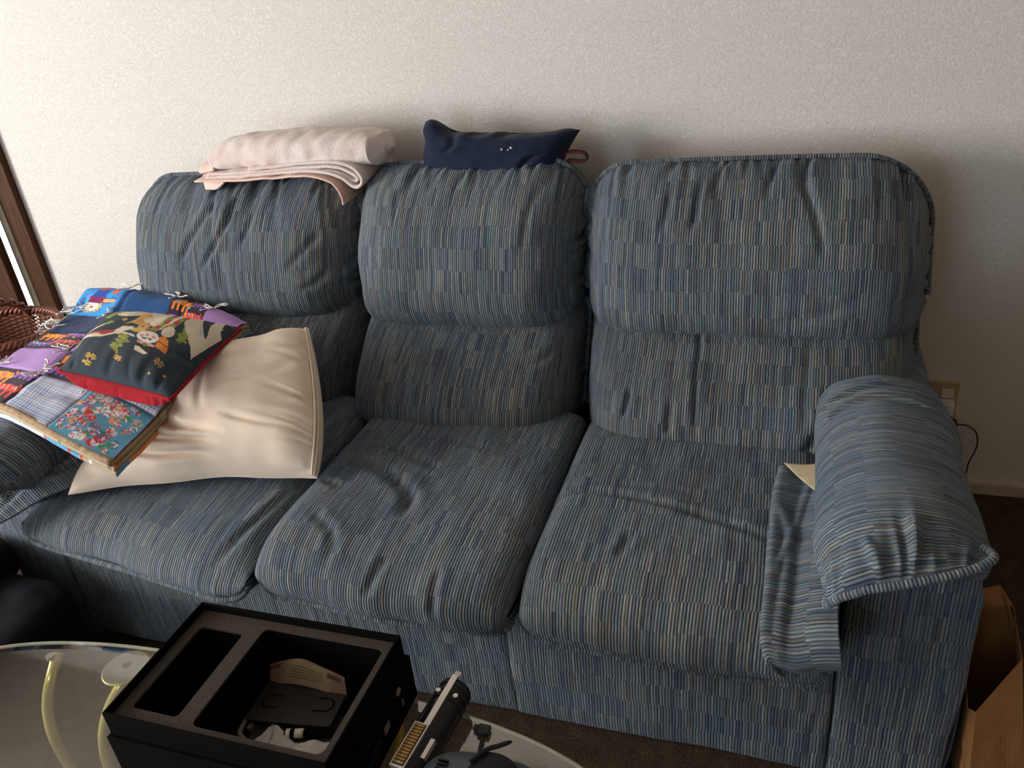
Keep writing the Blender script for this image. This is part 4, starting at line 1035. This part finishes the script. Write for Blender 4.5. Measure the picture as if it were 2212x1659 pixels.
# ------------------------------------------------------------------ black box with foam insert
M['black_card'] = simple('black coated card', (.0032, .0028, .0026), .75, spec=.03, var=.1)
M['foam'] = simple('dark grey brown foam', (.058, .047, .040), .9, spec=.05, nscale=300, var=.2, bump=.3, bscale=700)
bx = empty('gift_box', (-.75, -1.513, .42), 'large open black presentation box with foam tray on the glass coffee table', 'box')
X0, X1, Y0, Y1 = -.942, -.556, -1.636, -1.392; T = .0035; Zb = .4215
def tray(x0, x1, y0, y1, z0_, z1_, t_):
    b = MB(); b.box((x0, y0, z0_), (x1, y0+t_, z1_)).box((x0, y1-t_, z0_), (x1, y1, z1_)).box((x0, y0+t_, z0_), (x0+t_, y1-t_, z1_)).box((x1-t_, y0+t_, z0_), (x1, y1-t_, z1_)).box((x0, y0, z0_), (x1, y1, z0_+t_))
    return b
tray(X0, X1, Y0, Y1, Zb+.004, .56, T).build('inner_box', M['black_card'], bx, bevel=.0006)
e_ = .0055
sl = tray(X0-e_, X1+e_, Y0-e_, Y1+e_, Zb, .512, .0045).build('outer_sleeve', M['black_card'], bx, bevel=.0008)
def rrect(x0, x1, y0, y1, r, k_=8):
    p = []
    for cx_, cy_, a0_ in ((x1-r, y1-r, 0), (x0+r, y1-r, PI/2), (x0+r, y0+r, PI), (x1-r, y0+r, 3*PI/2)):
        for i in range(k_+1): a = a0_+PI/2*i/k_; p.append((cx_+r*math.cos(a), cy_+r*math.sin(a)))
    return p
def holed(ex, zc, grow, name, mat):
    cu = bpy.data.curves.new('foam', 'CURVE'); cu.dimensions = '2D'; cu.fill_mode = 'BOTH'; cu.extrude = ex
    for pts in (rrect(X0+T+.0005, X1-T-.0005, Y0+T+.0005, Y1-T-.0005, .002), rrect(-.918-grow, -.832+grow, -1.606-grow, -1.432+grow, .008), rrect(-.802-grow, -.578+grow, -1.614-grow, -1.412+grow, .012)):
        sp_ = cu.splines.new('POLY'); sp_.points.add(len(pts)-1); sp_.use_cyclic_u = True
        for q_, (x, y) in zip(sp_.points, pts): q_.co = (x, y, 0, 1)
    tmp = bpy.data.objects.new('tmp', cu); COL.objects.link(tmp)
    me = bpy.data.meshes.new_from_object(tmp); bpy.data.objects.remove(tmp)
    rl_ = root_loc(bx)
    for v_ in me.vertices: v_.co = v_.co+Vector((0, 0, zc))-rl_
    me.materials.clear(); me.materials.append(mat)
    fo = bpy.data.objects.new(name, me); COL.objects.link(fo); fo.parent = bx
M['black_felt'] = simple('black flocked lining', (.0035, .003, .003), .95, spec=.02)
holed(.0020, .543, 0, 'foam_insert', M['foam'])
holed(.0530, .4875, .0006, 'cavity_lining', M['black_felt'])
MB().box((X0+T, Y0+T, .4295), (X1-T, Y1-T, .4335)).build('tray_floor', M['black_felt'], bx)
# printed marks and hand slot on the right side of the sleeve
M['grey_print'] = simple('grey printed label', (.24, .20, .15), .6)
xs = X1+e_+.0006
MB().tube([(xs-.0008, -1.440, .486), (xs, -1.440, .486)], .0075, 20).build('round_sticker', M['grey_print'], sl)
MB().box((xs-.0008, -1.500, .455), (xs, -1.482, .470)).build('label_sticker', M['grey_print'], sl)
MB().box((xs-.0008, -1.436, .448), (xs, -1.432, .462)).build('label_sticker', M['grey_print'], sl)
M['slot_edge'] = simple('worn black card edge', (.03, .028, .026), .5)
MB().tube(cr_len([(xs, -1.555, .452), (xs, -1.520, .452), (xs, -1.512, .458), (xs, -1.520, .464), (xs, -1.540, .463)], 40), .0008, 6).build('hand_slot', M['slot_edge'], sl, smooth=True)

# contents of the large cavity
fz = .4337
M['phone_tray'] = simple('matte charcoal plastic', (.030, .027, .026), .6, var=.08)
def plate(name, c, w_, h_, ang, z, tilt, label, slots=True):
    rt = empty(name, (c[0], c[1], z), label, 'tray')
    pts = rrect(-w_/2, w_/2, -h_/2, h_/2, .006)
    Rm = Matrix.Rotation(ang, 3, 'Z')@Matrix.Rotation(tilt, 3, 'X')
    cu = bpy.data.curves.new('p', 'CURVE'); cu.dimensions = '2D'; cu.fill_mode = 'BOTH'; cu.extrude = .0015
    loops = [pts]
    if slots:
        for sg in (-1, 1):   # U-shaped slots
            cx_ = sg*w_*.29; o_ = [(cx_-sg*.012, .0155), (cx_+sg*.006, .0155)]+[(cx_+sg*(.006+.0155*math.sin(a)), .0155*math.cos(a)) for a in np.linspace(.2, PI-.2, 12)]+[(cx_+sg*.006, -.0155), (cx_-sg*.012, -.0155)]
            i_ = [(cx_-sg*.012, -.012), (cx_+sg*.006, -.012)]+[(cx_+sg*(.006+.012*math.sin(a)), -.012*math.cos(a)) for a in np.linspace(.2, PI-.2, 12)]+[(cx_+sg*.006, .012), (cx_-sg*.012, .012)]
            loops.append(o_+i_)
    for L in loops:
        sp_ = cu.splines.new('POLY'); sp_.points.add(len(L)-1); sp_.use_cyclic_u = True
        for q_, (x, y) in zip(sp_.points, L): q_.co = (x, y, 0, 1)
    tmp = bpy.data.objects.new('tmp', cu); COL.objects.link(tmp); me = bpy.data.meshes.new_from_object(tmp); bpy.data.objects.remove(tmp)
    for v_ in me.vertices: v_.co = Rm@v_.co
    me.materials.clear(); me.materials.append(M['phone_tray']); o = bpy.data.objects.new('tray_plate', me); COL.objects.link(o); o.parent = rt
    return rt, Rm
rt, Rm = plate('phone_tray', (-.725, -1.473, 0), .150, .088, .13, fz+.018, -.10, 'flat charcoal plastic tray with two U shaped slots inside the black box')
cap_v = [(-.075, -.044, -.0015), (.075, -.044, -.0015), (.075, -.044, -.014), (-.075, -.044, -.014)]
rt2, _ = plate('phone_tray', (-.705, -1.512, 0), .150, .070, .10, fz+.005, -.02, 'plain charcoal plastic tray lying under the slotted one in the black box', slots=False)
M['note'] = None
nc = Canvas(260, 120, (.34, .20, .15)); nc.poly([(.25, .05), (.85, .05), (.85, .95), (.25, .95)], (.38, .30, .18))
nc.poly([(.05, .72), (.2, .72), (.2, .9), (.05, .9)], (.12, .08, .06)); nc.poly([(.78, .66), (.95, .66), (.95, .86), (.78, .86)], (.12, .08, .07)); nc.line([(.27, .1), (.27, .8)], .012, (.14, .08, .05))
rs = random.Random(3)
for r_i in range(5):
    x = .36
    while x < .72:
        w_ = rs.uniform(.01, .04); nc.line([(x, .3+r_i*.1), (x+w_, .3+r_i*.1)], .035, (.16, .11, .06)); x += w_+.015
P = patch([[(-.835, -1.450, fz+.020), (-.77, -1.455, fz+.026), (-.70, -1.462, fz+.030), (-.655, -1.466, fz+.022)],
           [(-.842, -1.415, fz+.016), (-.785, -1.385+.0, fz+.024), (-.715, -1.402, fz+.028), (-.655, -1.430, fz+.014)]], 40, 60)
P[..., 1] = np.minimum(P[..., 1], -1.416)
P = patch([[(-.828, -1.440, fz+.002), (-.775, -1.440, fz+.016), (-.72, -1.440, fz+.020), (-.652, -1.440, fz+.008)],
           [(-.824, -1.427, .465), (-.745, -1.424, .499), (-.700, -1.425, .492), (-.656, -1.428, .480)]], 60, 130)
vv, uu = np.meshgrid(np.linspace(0, 1, 60), np.linspace(0, 1, 130), indexing='ij')
bn = surf('banknote', P, painted('worn paper note', bstr=.05), None, None, None, cols=nc.sample(uu, vv), flip=True, thick=.0006)
tag(bn, 'creased pinkish brown paper banknote tucked behind the slotted tray in the black box', 'banknote')
M['paper'] = simple('white paper', (.52, .49, .45), .8, var=.05)
rc = empty('receipt', (-.70, -1.55, fz), 'crumpled white paper receipts at the front of the large compartment in the black box', 'receipt')
def crumple(ctrl, seed, nm='paper_sheet', a_=.004):
    P = patch(ctrl, 30, 36); D = a_*fbm(P[..., 0]*1.0, P[..., 1]*1.0, seed, 22, 3)
    return surf(nm, P, M['paper'], rc, D, flip=True, thick=.0005)
o1 = crumple([[(-.765, -1.583, fz+.012), (-.735, -1.590, fz+.022), (-.70, -1.595, fz+.02)], [(-.755, -1.545, fz+.016), (-.725, -1.560, fz+.026), (-.695, -1.57, fz+.018)], [(-.745, -1.515, fz+.012), (-.722, -1.527, fz+.020), (-.69, -1.54, fz+.012)]], 1)
crumple([[(-.710, -1.606, fz+.014), (-.66, -1.608, fz+.030), (-.60, -1.608, fz+.022)], [(-.698, -1.575, fz+.022), (-.66, -1.575, fz+.036), (-.605, -1.57, fz+.030)], [(-.690, -1.54, fz+.014), (-.65, -1.535, fz+.026), (-.615, -1.530, fz+.022)]], 2)
def text_obj(txt, size, loc, rot, mat, parent, name, depth=.0002):
    cu = bpy.data.curves.new('t', 'FONT'); cu.body = txt; cu.size = size; cu.extrude = depth; cu.align_x = 'CENTER'; cu.align_y = 'CENTER'
    tmp = bpy.data.objects.new('tmp', cu); COL.objects.link(tmp); me = bpy.data.meshes.new_from_object(tmp); bpy.data.objects.remove(tmp)
    off = Vector(loc)-root_loc(parent)
    for v_ in me.vertices: v_.co = rot@v_.co+off
    me.materials.clear(); me.materials.append(mat); o = bpy.data.objects.new(name, me); COL.objects.link(o); o.parent = parent; return o
M['ink'] = simple('black ink', (.02, .02, .02), .6)
text_obj('TOTAL AMOUNT', .0052, (-.722, -1.560, fz+.0300), Matrix.Rotation(-1.35, 3, 'Z')@Matrix.Rotation(.1, 3, 'X'), M['ink'], o1, 'receipt_print')
pn = empty('pen', (-.66, -1.525, fz+.02), 'black pen with two shiny white bands lying behind the receipts in the black box', 'pen')
pa, pb_ = np.array([-.715, -1.530, fz+.016]), np.array([-.600, -1.497, fz+.012]); dd = (pb_-pa)
MB().tube([tuple(pa+dd*k_) for k_ in np.linspace(0, 1, 20)], [.0075-.0045*k_**2 for k_ in np.linspace(0, 1, 20)], 14).build('barrel', M['black_card'], pn, smooth=True)
M['gloss_white'] = simple('glossy white band', (.75, .70, .58), .15, spec=.6)
for k0, k1 in ((.02, .08), (.14, .26)): MB().tube([tuple(pa+dd*k0), tuple(pa+dd*k1)], .0079, 14, cap=True).build('band', M['gloss_white'], pn, smooth=True)
cb = empty('cable_plug', (-.795, -1.53, fz), 'cream cable end curled at the left of the charcoal trays in the black box', 'cable')
M['cream_plastic'] = simple('cream plastic', (.30, .26, .19), .5)
MB().tube(cr_len([(-.790, -1.492, fz+.010), (-.797, -1.515, fz+.012), (-.796, -1.540, fz+.008), (-.782, -1.548, fz+.005)], 24), .0042, 10).build('cable', M['cream_plastic'], cb, smooth=True)
MB().box((-.790, -1.530, fz+.0005), (-.781, -1.518, fz+.010)).build('connector', M['cream_plastic'], cb, bevel=.001)

# ------------------------------------------------------------------ toy sword hilt, usb plug, card, headset on the table
M['black_plastic'] = simple('black plastic', (.010, .010, .011), .4, spec=.4); M['silver'] = simple('brushed silver', (.66, .60, .54), .28, metal=.9, var=.06)
M['gold_rib'] = simple('gold ribbed strip', (.62, .36, .13), .4, metal=.3)
hl = empty('toy_sword_hilt', (-.49, -1.46, .42), 'black and silver toy sword hilt with gold ribbed strip beside the black box', 'toy')
A_ = Vector((-.476, -1.385, .449)); B_ = Vector((-.492, -1.560, .449)); ax = (B_-A_).normalized()
def along(k_): return tuple(A_+(B_-A_)*k_)
MB().tube([along(t_) for t_ in np.linspace(0, 1, 12)], .0265, 28).build('barrel', M['black_plastic'], hl, smooth=True)
b = MB()
for k_ in (.02, .10, .18): b.tube([along(k_), along(k_+.05)], .0278, 28)
b.build('end_collar', M['black_plastic'], hl, smooth=True)
upv = Vector((0, 0, 1)); sd = ax.cross(upv).normalized()
def strip_box(k0, k1, off, w_, up0, up1, mat, nm, par=hl):
    p0 = A_+(B_-A_)*k0; p1 = A_+(B_-A_)*k1; v = []
    for p in (p0, p1):
        for (s_, u_) in ((-w_, up0), (w_, up0), (w_, up1), (-w_, up1)): v.append(tuple(p+sd*(off+s_)+upv*u_))
    return MB().add(v, [(0, 1, 2, 3), (7, 6, 5, 4), (0, 4, 5, 1), (1, 5, 6, 2), (2, 6, 7, 3), (3, 7, 4, 0)]).build(nm, mat, par, bevel=.0008)
strip_box(-.03, .60, 0, .0055, .0225, .0290, M['silver'], 'silver_strip')
strip_box(-.09, -.01, 0, .0055, .0180, .0255, M['white_plastic'], 'end_tab')
cl = strip_box(.56, 1.02, .006, .0125, .0215, .0320, M['silver'], 'clamp_channel')
strip_box(.575, 1.0, .006, .0100, .0315, .0326, M['black_plastic'], 'clamp_bed', cl)
b = MB()
for i in range(13):
    k0 = .585+i*.0315; p = A_+(B_-A_)*(k0+.012)
    b.tube([tuple(p+sd*(.006-.0085)+upv*.0325), tuple(p+sd*(.006+.0085)+upv*.0325)], .0021, 8)
b.build('ribbed_insert', M['gold_rib'], cl, smooth=True)
strip_box(.64, .84, -.019, .004, .010, .022, M['silver'], 'side_lever')
for (k_, o_) in ((.17, -.016), (.16, .016)):
    p = A_+(B_-A_)*k_+sd*o_+upv*.0215; MB().tube([tuple(p), tuple(p+upv*.003)], .0042, 14).build('rivet', M['silver'], hl)
b = MB()
for a_ in (-2.5, -2.2, -1.9, .2, .5, .8):
    o_, u_ = math.cos(a_)*.0268, math.sin(a_)*.0268
    b.tube([tuple(A_+(B_-A_)*.12+sd*o_+upv*u_), tuple(A_+(B_-A_)*.98+sd*o_+upv*u_)], .003, 8)
b.build('grip_rail', M['black_plastic'], hl, smooth=True)
us = empty('usb_plug', (-.415, -1.44, .42), 'small angled black cable plug on the glass between the toy hilt and headset', 'plug')
MB().box((-.424, -1.442, .4212), (-.404, -1.424, .4300)).box((-.432, -1.436, .4215), (-.424, -1.426, .4285)).build('plug_head', M['black_plastic'], us, bevel=.0015)
MB().tube(cr_len([(-.412, -1.440, .4255), (-.410, -1.460, .4250), (-.408, -1.480, .4245), (-.412, -1.51, .424), (-.43, -1.56, .424)], 30), .0028, 8).build('cable', M['black_plastic'], us, smooth=True)
M['yellow_card'] = simple('mustard yellow card', (.34, .22, .035), .6)
P = patch([[(-.541, -1.60, .4215), (-.528, -1.60, .4225), (-.505, -1.60, .4215)], [(-.542, -1.53, .4217), (-.530, -1.53, .431), (-.512, -1.535, .4235)], [(-.542, -1.463, .440), (-.536, -1.466, .437), (-.530, -1.475, .4225)]], 20, 16)
yc = surf('yellow_envelope', P, M['yellow_card'], None, flip=True, thick=.0008); tag(yc, 'crumpled mustard yellow paper between the black box and the toy hilt', 'paper')
# headset: rounded visor shell, seen from behind and above, with straps
M['headset_grey'] = simple('slate grey plastic', (.075, .088, .100), .35, spec=.4, var=.05)
hs = empty('headset', (-.38, -1.57, .42), 'grey virtual reality headset with black fabric strap on the glass table', 'headset')
sh = lump('visor_shell', (-.464, -1.690, .4215), (-.264, -1.512, .500), M['headset_grey'], hs, 5, 3.4, .0008)
b = MB()
for k_ in range(3): b.box((-.434, -1.5505-.006*k_, .4955-.0002*k_), (-.418, -1.5480-.006*k_, .5005-.0002*k_))
b.build('vent_slot', M['black_plastic'], sh)
lens = lump('side_visor', (-.305, -1.650, .430), (-.262, -1.535, .484), M['black_plastic'], hs, 6, 2.6, .0)
M['black_strap'] = simple('black elastic strap', (.008, .008, .009), .9, bump=.4, bscale=600)
P = patch([[(-.405, -1.640, .494), (-.395, -1.590, .498), (-.384, -1.552, .504), (-.364, -1.528, .509)], [(-.370, -1.640, .500), (-.362, -1.590, .503), (-.352, -1.556, .508), (-.340, -1.530, .511)],
           [(-.335, -1.645, .500), (-.330, -1.60, .503), (-.324, -1.565, .506), (-.318, -1.540, .508)], [(-.300, -1.65, .492), (-.298, -1.61, .494), (-.297, -1.58, .496), (-.298, -1.560, .497)]], 40, 40)
surf('head_strap', P, M['black_strap'], hs, thick=.003)
b = MB().tube(cr_len([(-.384, -1.549, .507), (-.366, -1.528, .512), (-.350, -1.519, .514), (-.333, -1.509, .516)], 30), [.0034]*26+[.003, .0026, .002, .0014], 8)
b.build('strap_tab', M['black_strap'], hs, smooth=True)
